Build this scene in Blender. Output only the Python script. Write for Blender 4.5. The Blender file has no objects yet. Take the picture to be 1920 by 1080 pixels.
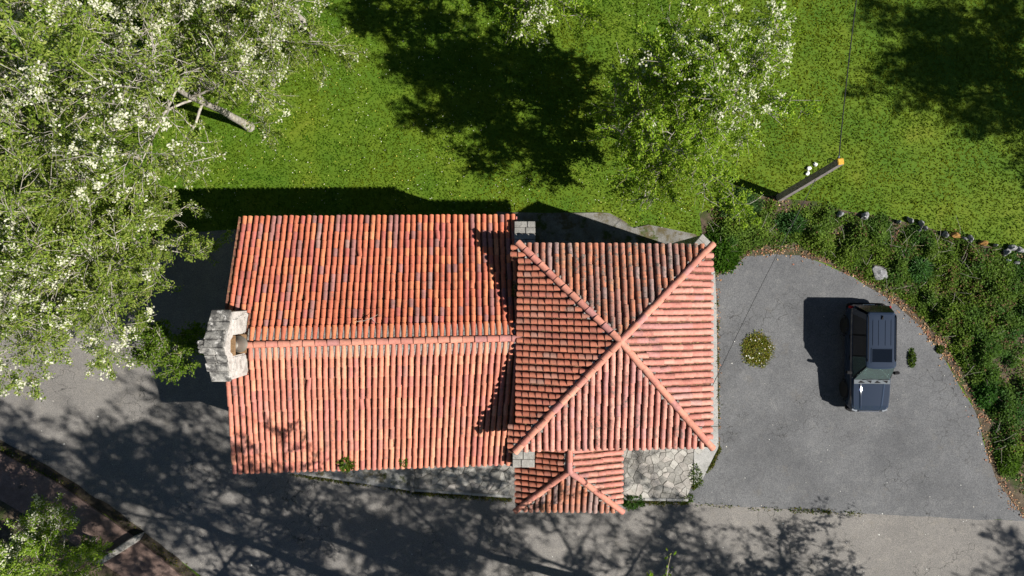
import bpy, bmesh, math, random
import numpy as np
from mathutils import Vector, Matrix

R = math.radians
rng = np.random.default_rng(7)
random.seed(7)
scene = bpy.context.scene
col = scene.collection

# ------------------------------------------------------------------ camera, sky, sun, exposure
H = 31.3                                   # drone height above the car park, metres
cam_d = bpy.data.cameras.new('camera')
cam_d.lens = 24.0; cam_d.sensor_width = 36.0
cam_d.clip_start = 0.1; cam_d.clip_end = 2000
cam = bpy.data.objects.new('camera', cam_d); col.objects.link(cam)
cam.location = (0, 0, H); cam.rotation_euler = (0, 0, 0)
scene.camera = cam

SX, SY = 1.03, 0.345                       # shadow of a 1 m post: 1.03 m west, 0.345 m north
elev = math.atan(1 / math.hypot(SX, SY))
azim = math.atan2(SX, -SY)                 # clockwise from +Y
world = bpy.data.worlds.new('World'); scene.world = world; world.use_nodes = True
wn = world.node_tree.nodes; wl = world.node_tree.links
sky = wn.new('ShaderNodeTexSky'); sky.sky_type = 'NISHITA'; sky.sun_disc = False
sky.sun_elevation = elev; sky.sun_rotation = azim
sky.air_density = 0.55; sky.dust_density = 0.1; sky.ozone_density = 1.2
wl.new(sky.outputs[0], wn['Background'].inputs['Color'])
wn['Background'].inputs['Strength'].default_value = 0.05
sun_d = bpy.data.lights.new('sun', 'SUN'); sun_d.energy = 5.0; sun_d.angle = R(0.53); sun_d.color = (1.0, 0.955, 0.89)
sun = bpy.data.objects.new('sun', sun_d); col.objects.link(sun)
sun.rotation_euler = Vector((SX, -SY, 1)).to_track_quat('Z', 'Y').to_euler()
scene.view_settings.view_transform = 'Standard'; scene.view_settings.look = 'None'
scene.view_settings.exposure = 0.85; scene.view_settings.gamma = 1.0
scene.cycles.max_bounces = 6; scene.cycles.diffuse_bounces = 2; scene.cycles.transparent_max_bounces = 6

# ------------------------------------------------------------------ helpers
def at(px, py, z=0.0):
    """survey grid: a point of the 1920 x 1080 survey photograph at height z, in metres"""
    return Vector(((px - 960) / 1280 * (H - z), (540 - py) / 1280 * (H - z), z))

def lin(r, g, b):
    f = lambda c: c / 12.92 if c <= 0.04045 else ((c + 0.055) / 1.055) ** 2.4
    return (f(r / 255), f(g / 255), f(b / 255))

def tag(o, label=None, cat=None, group=None, kind=None):
    if label: o['label'] = label
    if cat: o['category'] = cat
    if group: o['group'] = group
    if kind: o['kind'] = kind
    return o

def link(name, me, parent=None, m=None):
    o = bpy.data.objects.new(name, me); col.objects.link(o)
    if m is not None:
        me.materials.clear(); me.materials.append(m)
    if parent is not None: o.parent = parent
    return o

def empty(name, loc=(0, 0, 0), rz=0):
    o = bpy.data.objects.new(name, None); col.objects.link(o)
    o.location = loc; o.rotation_euler = (0, 0, rz); o.empty_display_size = 0.2
    return o

def np_mesh(name, V, F, tint=None, smooth=False):
    """V (n,3), F (m,k) faces of one size, tint (m,4) colour of each face"""
    V = np.asarray(V, np.float32); F = np.asarray(F, np.int32)
    me = bpy.data.meshes.new(name)
    me.vertices.add(len(V)); me.vertices.foreach_set('co', V.ravel())
    k = F.shape[1]
    me.loops.add(F.size); me.loops.foreach_set('vertex_index', F.ravel())
    me.polygons.add(len(F)); me.polygons.foreach_set('loop_start', np.arange(0, F.size, k, dtype=np.int32))
    if tint is not None:
        a = me.attributes.new('tint', 'FLOAT_COLOR', 'FACE')
        t = np.ones((len(F), 4), np.float32); tint = np.asarray(tint, np.float32); t[:, :tint.shape[1]] = tint
        a.data.foreach_set('color', t.ravel())
    me.update(calc_edges=True); me.validate()
    if smooth: me.polygons.foreach_set('use_smooth', np.ones(len(F), bool))
    return me

class MB:
    """collects polygons of one mesh"""
    def __init__(s): s.v = []; s.f = []
    def poly(s, pts):
        b = len(s.v); s.v += [tuple(p) for p in pts]; s.f.append(list(range(b, b + len(pts))))
    def box(s, c, d, rz=0.0, top=1.0):
        cx, cy, cz = c; dx, dy, dz = [x / 2 for x in d]
        b = len(s.v)
        for z in (-1, 1):
            k = top if z > 0 else 1
            for x, y in ((-1, -1), (1, -1), (1, 1), (-1, 1)):
                X, Y = x * dx * k, y * dy * k
                s.v.append((cx + X * math.cos(rz) - Y * math.sin(rz), cy + X * math.sin(rz) + Y * math.cos(rz), cz + z * dz))
        s.f += [[b, b+3, b+2, b+1], [b+4, b+5, b+6, b+7]] + [[b+i, b+(i+1) % 4, b+4+(i+1) % 4, b+4+i] for i in range(4)]
    def prism(s, pts, z0, z1):
        """pts: plan polygon; z1 number or list of heights"""
        n = len(pts); b = len(s.v)
        zs = z1 if isinstance(z1, (list, tuple)) else [z1] * n
        s.v += [(p[0], p[1], z0) for p in pts] + [(p[0], p[1], z) for p, z in zip(pts, zs)]
        s.f += [list(range(b + n - 1, b - 1, -1)), list(range(b + n, b + 2 * n))]
        s.f += [[b+i, b+(i+1) % n, b+n+(i+1) % n, b+n+i] for i in range(n)]
    def tube(s, pts, rad, k=6):
        pts = [Vector(p) for p in pts]; rad = rad if isinstance(rad, (list, tuple)) else [rad] * len(pts)
        b = len(s.v)
        for i, p in enumerate(pts):
            d = (pts[min(i+1, len(pts)-1)] - pts[max(i-1, 0)]).normalized()
            a = d.cross(Vector((0, 0, 1)) if abs(d.z) < .9 else Vector((1, 0, 0))).normalized(); c = d.cross(a)
            for j in range(k):
                t = 2 * math.pi * j / k; s.v.append(tuple(p + (a * math.cos(t) + c * math.sin(t)) * rad[i]))
        for i in range(len(pts) - 1):
            for j in range(k):
                s.f.append([b+i*k+j, b+i*k+(j+1) % k, b+(i+1)*k+(j+1) % k, b+(i+1)*k+j])
        s.f.append([b + j for j in range(k)][::-1]); s.f.append([b + (len(pts)-1)*k + j for j in range(k)])
    def loft(s, rings, close=True):
        b = len(s.v); n = len(rings[0])
        for r in rings: s.v += [tuple(p) for p in r]
        for i in range(len(rings) - 1):
            for j in range(n):
                s.f.append([b+i*n+j, b+i*n+(j+1) % n, b+(i+1)*n+(j+1) % n, b+(i+1)*n+j])
        if close:
            s.f.append([b + j for j in range(n)][::-1]); s.f.append([b + (len(rings)-1)*n + j for j in range(n)])
    def build(s, name, m=None, parent=None, bevel=0, smooth=False, segs=2, sharp=38):
        me = bpy.data.meshes.new(name); me.from_pydata(s.v, [], s.f); me.update()
        bm = bmesh.new(); bm.from_mesh(me)
        if bevel or smooth: bmesh.ops.remove_doubles(bm, verts=bm.verts, dist=1e-5)
        bmesh.ops.recalc_face_normals(bm, faces=bm.faces)
        if bevel:
            es = [e for e in bm.edges if len(e.link_faces) == 2 and e.calc_face_angle(0) > 0.3]
            bmesh.ops.bevel(bm, geom=es, offset=bevel, segments=segs, affect='EDGES', clamp_overlap=True)
        bm.to_mesh(me); bm.free()
        if smooth:
            me.polygons.foreach_set('use_smooth', [True] * len(me.polygons))
            me.set_sharp_from_angle(angle=R(sharp))
        return link(name, me, parent, m)

def hash2(ix, iy, seed):
    h = (ix.astype(np.int64) * 374761393 + iy.astype(np.int64) * 668265263 + seed * 982451653) & 0x7fffffff
    h = ((h ^ (h >> 13)) * 1274126177) & 0x7fffffff
    return ((h ^ (h >> 16)) & 0xffff) / 65535.0

def vnoise(x, y, s=1.0, seed=0):
    x = np.asarray(x) * s; y = np.asarray(y) * s
    ix = np.floor(x).astype(int); iy = np.floor(y).astype(int); fx = x - ix; fy = y - iy
    fx = fx * fx * (3 - 2 * fx); fy = fy * fy * (3 - 2 * fy)
    a = hash2(ix, iy, seed); b = hash2(ix + 1, iy, seed); c = hash2(ix, iy + 1, seed); d = hash2(ix + 1, iy + 1, seed)
    return (a * (1 - fx) + b * fx) * (1 - fy) + (c * (1 - fx) + d * fx) * fy

def in_poly(P, poly):
    x, y = P[:, 0], P[:, 1]; r = np.zeros(len(P), bool); n = len(poly)
    for i in range(n):
        x0, y0 = poly[i][0], poly[i][1]; x1, y1 = poly[(i+1) % n][0], poly[(i+1) % n][1]
        if y0 == y1: continue
        c = ((y0 > y) != (y1 > y)) & (x < (x1 - x0) * (y - y0) / (y1 - y0) + x0)
        r ^= c
    return r

def ground_poly(pxs, z=0.0): return [tuple(at(x, y, z)[:2]) for x, y in pxs]

def wobble(poly, step=0.35, amp=0.06, seed=3):
    """subdivide an outline and roughen it"""
    out = []; n = len(poly)
    for i in range(n):
        a = np.array(poly[i]); b = np.array(poly[(i+1) % n]); L = np.linalg.norm(b - a); k = max(1, min(200, int(L / step)))
        for j in range(k):
            p = a + (b - a) * j / k
            q = p + amp * 2 * (np.array([vnoise(p[0], p[1], 1.3, seed), vnoise(p[0], p[1], 1.3, seed + 9)]) - .5) + amp * (np.array([vnoise(p[0], p[1], 5, seed), vnoise(p[0], p[1], 5, seed + 5)]) - .5)
            out.append(tuple(q))
    return out

# ------------------------------------------------------------------ materials
class NT:
    def __init__(s, name):
        s.m = bpy.data.materials.new(name); s.m.use_nodes = True
        s.t = s.m.node_tree; s.b = s.t.nodes['Principled BSDF']
        s.geo = s.n('ShaderNodeNewGeometry'); s.b.inputs['Roughness'].default_value = .9
        s.b.inputs['Specular IOR Level'].default_value = .25
    def n(s, t, **k):
        x = s.t.nodes.new(t)
        for a, v in k.items(): setattr(x, a, v)
        return x
    def l(s, a, b): s.t.links.new(a, b)
    def noise(s, scale, detail=4, rough=.6, vec=None):
        x = s.n('ShaderNodeTexNoise'); x.inputs['Scale'].default_value = scale; x.inputs['Detail'].default_value = detail; x.inputs['Roughness'].default_value = rough
        s.l(vec or s.geo.outputs['Position'], x.inputs['Vector']); return x.outputs['Fac']
    def voro(s, scale, feature='F1', out='Distance', vec=None):
        x = s.n('ShaderNodeTexVoronoi', feature=feature); x.inputs['Scale'].default_value = scale
        s.l(vec or s.geo.outputs['Position'], x.inputs['Vector']); return x.outputs[out]
    def ramp(s, fac, stops):
        x = s.n('ShaderNodeValToRGB'); e = x.color_ramp.elements
        while len(e) < len(stops): e.new(.5)
        for q, (p, c) in zip(e, stops):
            q.position = p; q.color = (*c, 1) if len(c) == 3 else c
        s.l(fac, x.inputs['Fac']); return x.outputs['Color']
    def grey(s, fac, a, b): return s.ramp(fac, [(a, (0, 0, 0)), (b, (1, 1, 1))])
    def mix(s, fac, a, b, mode='MIX'):
        x = s.n('ShaderNodeMix', data_type='RGBA', blend_type=mode)
        for v, i in ((fac, 0), (a, 6), (b, 7)):
            if isinstance(v, (int, float)): x.inputs[i].default_value = v
            elif isinstance(v, tuple): x.inputs[i].default_value = (*v, 1)
            else: s.l(v, x.inputs[i])
        return x.outputs[2]
    def math(s, op, a, b=0.0):
        x = s.n('ShaderNodeMath', operation=op)
        for v, i in ((a, 0), (b, 1)):
            if isinstance(v, (int, float)): x.inputs[i].default_value = v
            else: s.l(v, x.inputs[i])
        return x.outputs[0]
    def bump(s, h, strength=.4, dist=.02):
        x = s.n('ShaderNodeBump'); x.inputs['Strength'].default_value = strength; x.inputs['Distance'].default_value = dist
        s.l(h, x.inputs['Height']); s.l(x.outputs[0], s.b.inputs['Normal'])
    def color(s, c):
        if isinstance(c, tuple): s.b.inputs['Base Color'].default_value = (*c, 1)
        else: s.l(c, s.b.inputs['Base Color'])
        return s.m

def plain(name, c, rough=.7, metal=0.0, spec=.3, coat=0.0):
    t = NT(name); t.b.inputs['Roughness'].default_value = rough; t.b.inputs['Metallic'].default_value = metal
    t.b.inputs['Specular IOR Level'].default_value = spec; t.b.inputs['Coat Weight'].default_value = coat; t.b.inputs['Coat Roughness'].default_value = .08
    return t.color(c)

def m_asphalt(name, c0, c1, warm):
    t = NT(name)
    big = t.ramp(t.noise(.35, 5, .65), [(.3, c0), (.7, c1)])
    fine = t.noise(28, 3, .8)
    c = t.mix(1.0, big, t.ramp(fine, [(.28, (.45, .45, .45)), (.5, (1, 1, 1)), (.72, (1.65, 1.62, 1.55))]), 'MULTIPLY')
    mid = t.noise(2.2, 6, .7)
    c = t.mix(t.grey(mid, .52, .72), c, t.mix(1.0, c, (1.28, 1.26, 1.22), 'MULTIPLY'))
    c = t.mix(t.math('MULTIPLY', t.grey(t.noise(.9, 5, .75), .58, .75), .45), c, warm)
    c = t.mix(t.math('MULTIPLY', t.grey(t.noise(.55, 3, .6), .60, .70), .35), c, t.mix(1.0, c, (.62, .62, .63), 'MULTIPLY'))
    # hairline cracks in worn zones
    wv = t.n('ShaderNodeVectorMath', operation='ADD'); t.l(t.geo.outputs['Position'], wv.inputs[0])
    nz = t.n('ShaderNodeTexNoise'); nz.inputs['Scale'].default_value = 3; t.l(t.geo.outputs['Position'], nz.inputs['Vector'])
    sc = t.n('ShaderNodeVectorMath', operation='SCALE'); sc.inputs['Scale'].default_value = .5; t.l(nz.outputs['Color'], sc.inputs[0]); t.l(sc.outputs[0], wv.inputs[1])
    e = t.voro(1.6, 'DISTANCE_TO_EDGE', vec=wv.outputs[0])
    cr = t.math('MULTIPLY', t.ramp(e, [(.006, (1, 1, 1)), (.022, (0, 0, 0))]), t.grey(t.noise(.28, 3), .52, .62))
    c = t.mix(t.math('MULTIPLY', cr, .75), c, (.02, .02, .018))
    t.bump(fine, .5, .012)
    return t.color(c)

M = {}
M['road'] = m_asphalt('road_asphalt', (.135, .128, .120), (.175, .165, .153), (.13, .115, .09))
M['lot'] = m_asphalt('lot_asphalt', (.074, .076, .080), (.125, .127, .131), (.13, .115, .095))

t = NT('lawn_soil')
g = t.ramp(t.noise(.45, 5, .65), [(.25, (.038, .095, .004)), (.45, (.062, .115, .005)), (.6, (.085, .130, .006)), (.78, (.125, .145, .012))])
g = t.mix(1.0, g, t.ramp(t.noise(14, 4, .75), [(.3, (.66, .68, .66)), (.5, (1, 1, 1)), (.7, (1.4, 1.4, 1.3))]), 'MULTIPLY')
t.bump(t.noise(14, 4, .75), .35, .05); M['lawn'] = t.color(g)

t = NT('verge_soil')
c = t.ramp(t.noise(2.5, 6, .7), [(.3, (.030, .022, .014)), (.5, (.07, .052, .034)), (.7, (.13, .10, .068))])
c = t.mix(t.grey(t.noise(1.1, 4), .5, .65), c, (.03, .045, .008))
t.bump(t.noise(16, 3), .8, .04); M['soil'] = t.color(c)

def m_stone(name, stops, lichen=None, joint=None, nscale=3.0):
    t = NT(name)
    c = t.ramp(t.noise(nscale, 6, .72), stops)
    c = t.mix(1.0, c, t.ramp(t.noise(34, 3, .7), [(.3, (.62, .62, .62)), (.5, (1, 1, 1)), (.7, (1.25, 1.25, 1.25))]), 'MULTIPLY')
    if lichen:
        for col_, sc, a, b in lichen: c = t.mix(t.grey(t.noise(sc, 5, .75), a, b), c, col_)
    t.bump(t.noise(22, 4, .7), .6, .02)
    return t.color(c)

M['stone'] = m_stone('weathered_stone', [(.3, (.10, .095, .085)), (.5, (.24, .225, .20)), (.7, (.42, .40, .36))], [((.035, .034, .030), 5.0, .56, .66), ((.62, .60, .56), 7.5, .6, .68), ((.09, .10, .025), 3.3, .66, .76)])
M['stone_white'] = m_stone('limewashed_stone', [(.3, (.24, .22, .20)), (.48, (.41, .39, .36)), (.7, (.56, .545, .515))], [((.12, .115, .105), 4.5, .60, .68), ((.40, .28, .23), 3.0, .58, .7)])
M['coping'] = m_stone('coping_stone', [(.3, (.13, .125, .115)), (.5, (.25, .24, .22)), (.7, (.40, .385, .35))], [((.075, .072, .068), 1.7, .47, .55), ((.52, .50, .47), 3.2, .58, .63), ((.13, .12, .04), 5.0, .68, .74)])
M['butt'] = m_stone('buttress_cap', [(.3, (.17, .165, .15)), (.5, (.25, .24, .22)), (.7, (.34, .33, .30))], [((.09, .085, .075), 5, .58, .68), ((.5, .48, .44), 9, .64, .7)])
M['wall'] = m_stone('wall_render', [(.3, (.42, .39, .33)), (.6, (.55, .52, .45))], [((.25, .23, .19), 1.5, .55, .7)], nscale=1.2)
M['flag'] = m_stone('flagstone', [(.3, (.25, .24, .215)), (.5, (.34, .33, .30)), (.72, (.46, .445, .41))], [((.15, .14, .11), 2.3, .58, .72)])
M['concrete'] = m_stone('old_concrete', [(.3, (.19, .185, .17)), (.5, (.27, .265, .25)), (.72, (.35, .345, .33))], [((.10, .085, .045), 1.6, .52, .66), ((.05, .062, .012), 1.3, .56, .66)], nscale=1.5)
M['joint'] = m_stone('sandy_joint', [(.3, (.17, .162, .14)), (.7, (.27, .26, .235))], [((.07, .075, .035), 2.0, .6, .7)], nscale=3)
M['concrete_clean'] = m_stone('pale_concrete', [(.3, (.24, .238, .225)), (.7, (.36, .355, .34))], nscale=1.5)
M['mortar'] = m_stone('lime_mortar', [(.3, (.15, .14, .125)), (.7, (.30, .285, .26))], [((.09, .08, .065), 9, .52, .66)], nscale=8)
M['redpath'] = m_stone('reddish_path', [(.3, (.105, .072, .060)), (.5, (.165, .112, .092)), (.72, (.23, .165, .135))], [((.06, .05, .038), 1.8, .58, .72)], nscale=1.4)
M['white_stone'] = m_stone('white_stone', [(.3, (.62, .61, .58)), (.7, (.8, .8, .78))], nscale=6)
M['field_stone'] = m_stone('field_stone', [(.3, (.10, .10, .105)), (.5, (.19, .19, .195)), (.7, (.34, .34, .34))], [((.6, .6, .58), 9, .6, .7), ((.05, .07, .015), 4, .62, .72)], nscale=5)
M['ochre_stone'] = m_stone('ochre_stone', [(.3, (.15, .075, .02)), (.7, (.33, .18, .05))], nscale=5)
M['post'] = m_stone('weathered_post', [(.3, (.16, .14, .13)), (.5, (.24, .21, .20)), (.7, (.32, .29, .275))], [((.22, .11, .04), 6, .64, .76)], nscale=4)
M['post_top'] = m_stone('lichen_post_top', [(.3, (.40, .20, .02)), (.6, (.62, .38, .06)), (.75, (.6, .55, .42))], nscale=12)
M['bell'] = plain('bell_bronze', (.20, .18, .15), .55, .6)
M['wood'] = m_stone('old_wood', [(.3, (.12, .07, .035)), (.7, (.30, .19, .10))], nscale=5)

t = NT('clay_tile')
a = t.n('ShaderNodeAttribute', attribute_name='tint')
c = t.mix(1.0, a.outputs['Color'], t.ramp(t.noise(9, 5, .7), [(.3, (.78, .74, .72)), (.5, (1, 1, 1)), (.72, (1.14, 1.12, 1.1))]), 'MULTIPLY')
c = t.mix(1.0, c, t.ramp(t.noise(45, 2, .6), [(.3, (.86, .86, .86)), (.7, (1.1, 1.1, 1.1))]), 'MULTIPLY')
c = t.mix(1.0, c, t.ramp(t.noise(.8, 5, .7), [(.32, (.80, .78, .76)), (.5, (1, 1, 1)), (.7, (1.06, 1.05, 1.04))]), 'MULTIPLY')
old = t.math('MULTIPLY', t.grey(t.noise(5.5, 5, .75), .47, .60), a.outputs['Alpha'])
c = t.mix(old, c, t.ramp(t.noise(21, 3, .7), [(.35, (.045, .040, .035)), (.55, (.14, .12, .10)), (.75, (.30, .27, .22))]))
t.b.inputs['Roughness'].default_value = .82
t.bump(t.noise(40, 3), .25, .008); M['tile'] = t.color(c)

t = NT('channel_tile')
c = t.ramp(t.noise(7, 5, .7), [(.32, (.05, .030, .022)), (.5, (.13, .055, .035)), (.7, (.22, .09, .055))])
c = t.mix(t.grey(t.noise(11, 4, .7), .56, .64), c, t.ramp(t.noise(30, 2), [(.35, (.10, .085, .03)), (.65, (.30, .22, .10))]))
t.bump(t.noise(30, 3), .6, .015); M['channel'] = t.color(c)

def m_leaf(name, transl=.45, rough=.6, spec=.10):
    t = NT(name); a = t.n('ShaderNodeAttribute', attribute_name='tint')
    t.l(a.outputs['Color'], t.b.inputs['Base Color']); t.b.inputs['Roughness'].default_value = rough; t.b.inputs['Specular IOR Level'].default_value = spec
    tr = t.n('ShaderNodeBsdfTranslucent'); t.l(t.mix(1.0, a.outputs['Color'], (1.15, 1.25, .6), 'MULTIPLY'), tr.inputs['Color'])
    mx = t.n('ShaderNodeMixShader'); mx.inputs[0].default_value = transl
    t.l(t.b.outputs[0], mx.inputs[1]); t.l(tr.outputs[0], mx.inputs[2]); t.l(mx.outputs[0], t.t.nodes['Material Output'].inputs['Surface'])
    return t.m
M['leaf'] = m_leaf('leaf'); M['blade'] = m_leaf('grass_blade', .3, .7, .08)
t = NT('dry_leaf'); a = t.n('ShaderNodeAttribute', attribute_name='tint'); t.l(a.outputs['Color'], t.b.inputs['Base Color']); M['tinted'] = t.m
t = NT('bark')
c = t.ramp(t.noise(6, 6, .75), [(.3, (.12, .105, .085)), (.5, (.28, .255, .215)), (.7, (.48, .45, .40))])
c = t.mix(t.grey(t.noise(2.2, 4), .58, .72), c, (.24, .20, .07))
t.bump(t.noise(25, 4), .7, .02); M['bark'] = t.color(c)
M['wire'] = plain('wire', (.02, .02, .022), .6)
M['iron'] = plain('iron', (.06, .045, .04), .6, .3)
M['moss'] = M['leaf']

# ------------------------------------------------------------------ the setting: ground sheets
def sheet(name, poly, z, m, thick=None):
    b = MB()
    if thick: b.prism(poly, z - thick, z)
    else: b.poly([(x, y, z) for x, y in poly])
    return b.build(name, m)

# one ground sheet out to the horizon
ground = sheet('ground', [(-600, -600), (600, -600), (600, 600), (-600, 600)], 0.0, M['lawn']); tag(ground, 'green mown lawn around the chapel', 'lawn', kind='structure')

ROAD = ground_poly([(-500, 700), (0, 612), (75, 616), (130, 608), (200, 562), (236, 520), (300, 440), (440, 430), (640, 470), (1300, 640), (1310, 944), (1560, 959), (1920, 977), (2900, 1030), (2900, 1330), (700, 1330), (380, 1082), (320, 1037), (250, 985), (130, 910), (0, 828), (-500, 560)][:-1] + [(-500, 790)])
road = sheet('road', ROAD, .008, M['road']); tag(road, 'pale grey asphalt lane running past the chapel', 'road', kind='structure')
LOT = ground_poly([(1325, 560), (1338, 523), (1370, 503), (1400, 482), (1440, 475), (1500, 478), (1545, 494), (1600, 518), (1640, 545), (1680, 570), (1722, 610), (1760, 655), (1795, 712), (1830, 775), (1850, 850), (1872, 910), (1920, 972), (1960, 985), (1920, 978), (1560, 960), (1310, 945), (1296, 940), (1250, 900), (1250, 560)])
lot = sheet('parking_lot', wobble(LOT, .3, .05), .013, M['lot']); tag(lot, 'darker asphalt parking lot east of the chapel', 'parking lot', kind='structure')
VERGE = ground_poly([(1310, 400), (1400, 370), (1460, 368), (1530, 380), (1600, 398), (1680, 412), (1740, 424), (1800, 446), (1860, 462), (1960, 480), (2300, 560), (2300, 1010), (1960, 985), (1920, 972), (1872, 910), (1850, 850), (1830, 775), (1795, 712), (1760, 655), (1722, 610), (1680, 570), (1640, 545), (1600, 518), (1545, 494), (1500, 478), (1440, 475), (1400, 482), (1370, 503), (1338, 523), (1320, 470)])
verge = sheet('verge', wobble(VERGE, .35, .10, 8), .004, M['soil']); tag(verge, 'leaf littered soil bank around the parking lot', 'bank', kind='structure')

# reddish footpath across the lane, its kerb and low wall
PATH = ground_poly([(-400, 640), (0, 846), (110, 905), (215, 978), (300, 1042), (345, 1082), (520, 1240), (380, 1240), (235, 1082), (130, 1012), (0, 934), (-400, 730)])
path = sheet('footpath', PATH, .10, M['redpath'], .12); tag(path, 'reddish brown concrete footpath beside the lane', 'footpath', kind='structure')
dirt = sheet('dirt_strip', wobble(ground_poly([(-400, 618), (0, 822), (115, 888), (225, 962), (312, 1030), (375, 1084), (540, 1240), (515, 1240), (345, 1082), (300, 1042), (215, 978), (110, 905), (0, 846), (-400, 640)]), .3, .06, 5), .014, M['soil'])
dirt.data.materials[0] = m_stone('dark_dirt', [(.3, (.022, .018, .013)), (.7, (.075, .06, .042))], nscale=4); tag(dirt, 'dark dirt strip between lane and footpath', 'dirt strip', kind='structure')
lower = sheet('soil_bed', ground_poly([(-400, 735), (0, 937), (130, 1015), (235, 1084), (380, 1242), (-400, 1242)]), .006, M['soil']); tag(lower, 'shaded soil bed below the footpath', 'soil bed', kind='structure')

# pavement south of the chapel: bedding slabs plus separate flagstones
def clip_half(poly, p, n):
    out = []
    for i in range(len(poly)):
        a, b = poly[i], poly[(i + 1) % len(poly)]
        da = (a[0]-p[0])*n[0] + (a[1]-p[1])*n[1]; db = (b[0]-p[0])*n[0] + (b[1]-p[1])*n[1]
        if da <= 0: out.append(a)
        if da * db < 0:
            k = da / (da - db); out.append((a[0] + (b[0]-a[0])*k, a[1] + (b[1]-a[1])*k))
    return out

def flagstones(parent, region, size, z, gap, seed):
    r = np.random.default_rng(seed)
    xs = [p[0] for p in region]; ys = [p[1] for p in region]
    pts = []
    for i in range(700):
        q = (r.uniform(min(xs), max(xs)), r.uniform(min(ys), max(ys))); d = size * (.30 + .75 * r.random() ** 2)
        if in_poly(np.array([q]), region)[0] and all((q[0]-o[0])**2 + (q[1]-o[1])**2 > d * d for o in pts): pts.append(q)
        if len(pts) > 150: break
    for i, p in enumerate(pts):
        c = list(region)
        for j, q in enumerate(pts):
            if j == i: continue
            dx, dy = q[0]-p[0], q[1]-p[1]; L = math.hypot(dx, dy)
            if L > size * 4: continue
            g_ = gap * (.6 + .9 * r.random()) / 2
            c = clip_half(c, (p[0] + dx / 2 - dx / L * g_, p[1] + dy / 2 - dy / L * g_), (dx, dy))
            if len(c) < 3: break
        if len(c) < 3: continue
        c = wobble(c, .09, .016, seed + i)
        b = MB(); zt = z + r.uniform(-.006, .012); cx = sum(q[0] for q in c)/len(c); cy = sum(q[1] for q in c)/len(c)
        top = [(cx + (q[0]-cx)*.96, cy + (q[1]-cy)*.96) for q in c]
        n = len(c); b.v = [(q[0], q[1], z - .05) for q in c] + [(q[0], q[1], zt - .012) for q in c] + [(q[0], q[1], zt + r.uniform(-.004, .004)) for q in top]
        b.f = [list(range(2*n, 3*n))] + [[k*n+i_, k*n+(i_+1) % n, (k+1)*n+(i_+1) % n, (k+1)*n+i_] for k in (0, 1) for i_ in range(n)]
        t_ = .72 + .55 * r.random(); 
        o = b.build('flagstone', M['flag%d' % r.integers(0, 5)], parent)

for k, (sc_, w) in enumerate([(.9, 0), (.76, .02), (1.05, 0), (.64, .0), (.95, .04)]):
    M['flag%d' % k] = m_stone('flagstone_%d' % k, [(.3, (.25*sc_+w*.3, .24*sc_, .215*sc_)), (.5, (.34*sc_+w*.3, .325*sc_, .295*sc_)), (.72, (.46*sc_+w*.3, .44*sc_, .40*sc_))], [((.15, .14, .11), 2.3, .58, .75)])

PAVE_E = ground_poly([(1130, 800), (1300, 800), (1300, 838), (1299, 905), (1286, 936), (1130, 934)], .06)
PAVE_W = ground_poly([(778, 800), (1000, 800), (1000, 931), (960, 930), (860, 924), (778, 917)], .06)
pave = MB(); pave.prism(PAVE_E, -.02, .055); pave.prism(PAVE_W, -.02, .055)
pavement = pave.build('pavement', M['joint']); tag(pavement, 'crazy paving of pale flagstones at the chapel foot', 'pavement', kind='structure')
flagstones(pavement, PAVE_E, .42, .075, .016, 11)
flagstones(pavement, PAVE_W, .44, .075, .018, 12)
ap = MB(); ap.prism(ground_poly([(540, 800), (770, 800), (770, 916), (660, 901), (548, 884)], .10), -.02, .12)
o = ap.build('pavement', M['concrete']); tag(o, 'rough mossy concrete apron under the nave eaves', 'pavement', kind='structure')
ap = MB(); ap.prism(ground_poly([(1301, 800), (1346, 800), (1347, 838), (1332, 868), (1316, 900), (1301, 908)], .05), -.02, .075)
o = ap.build('pavement', M['concrete_clean']); tag(o, 'smooth concrete corner slab by the diagonal buttress', 'pavement', kind='structure')
ap = MB(); ap.prism(ground_poly([(1255, 470), (1338, 470), (1343, 560), (1345, 700), (1346, 799), (1255, 799)], .05), -.02, .07)
o = ap.build('pavement', M['concrete_clean']); tag(o, 'narrow concrete strip along the apse wall', 'pavement', kind='structure')
ap = MB(); ap.prism(wobble(ground_poly([(930, 397), (1000, 399), (1142, 399), (1166, 412), (1188, 428), (1215, 422), (1262, 430), (1303, 440), (1330, 462), (1330, 520), (930, 520)], .05), .4, .03), -.02, .08)
M['mossy'] = m_stone('mossy_concrete', [(.3, (.10, .095, .08)), (.5, (.15, .145, .13)), (.72, (.24, .235, .22))], [((.085, .07, .035), 1.4, .48, .60), ((.045, .06, .010), 1.1, .54, .62)], nscale=1.5)
o = ap.build('pavement', M['mossy']); tag(o, 'mossy concrete apron on the lawn side of the apse', 'pavement', kind='structure')
kb = MB()
for (a, b_) in (((548, 885), (770, 918)), ((772, 919), (960, 932)), ((1166, 936), (1290, 938))):
    p, q = at(*a), at(*b_); d = (q - p); n = Vector((-d.y, d.x, 0)).normalized() * .10
    L = d.length; k = int(L / .9)
    for i in range(k):
        u, v = p + d * (i / k), p + d * ((i + .985) / k)
        kb.prism([(u.x-n.x*.2, u.y-n.y*.2), (v.x-n.x*.2, v.y-n.y*.2), (v.x+n.x, v.y+n.y), (u.x+n.x, u.y+n.y)][::1], -.02, .11 + random.uniform(-.008, .008))
o = kb.build('kerb', M['concrete_clean'], None, .012); tag(o, 'pale stone kerb along the lane edge', 'kerb', kind='structure')

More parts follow.
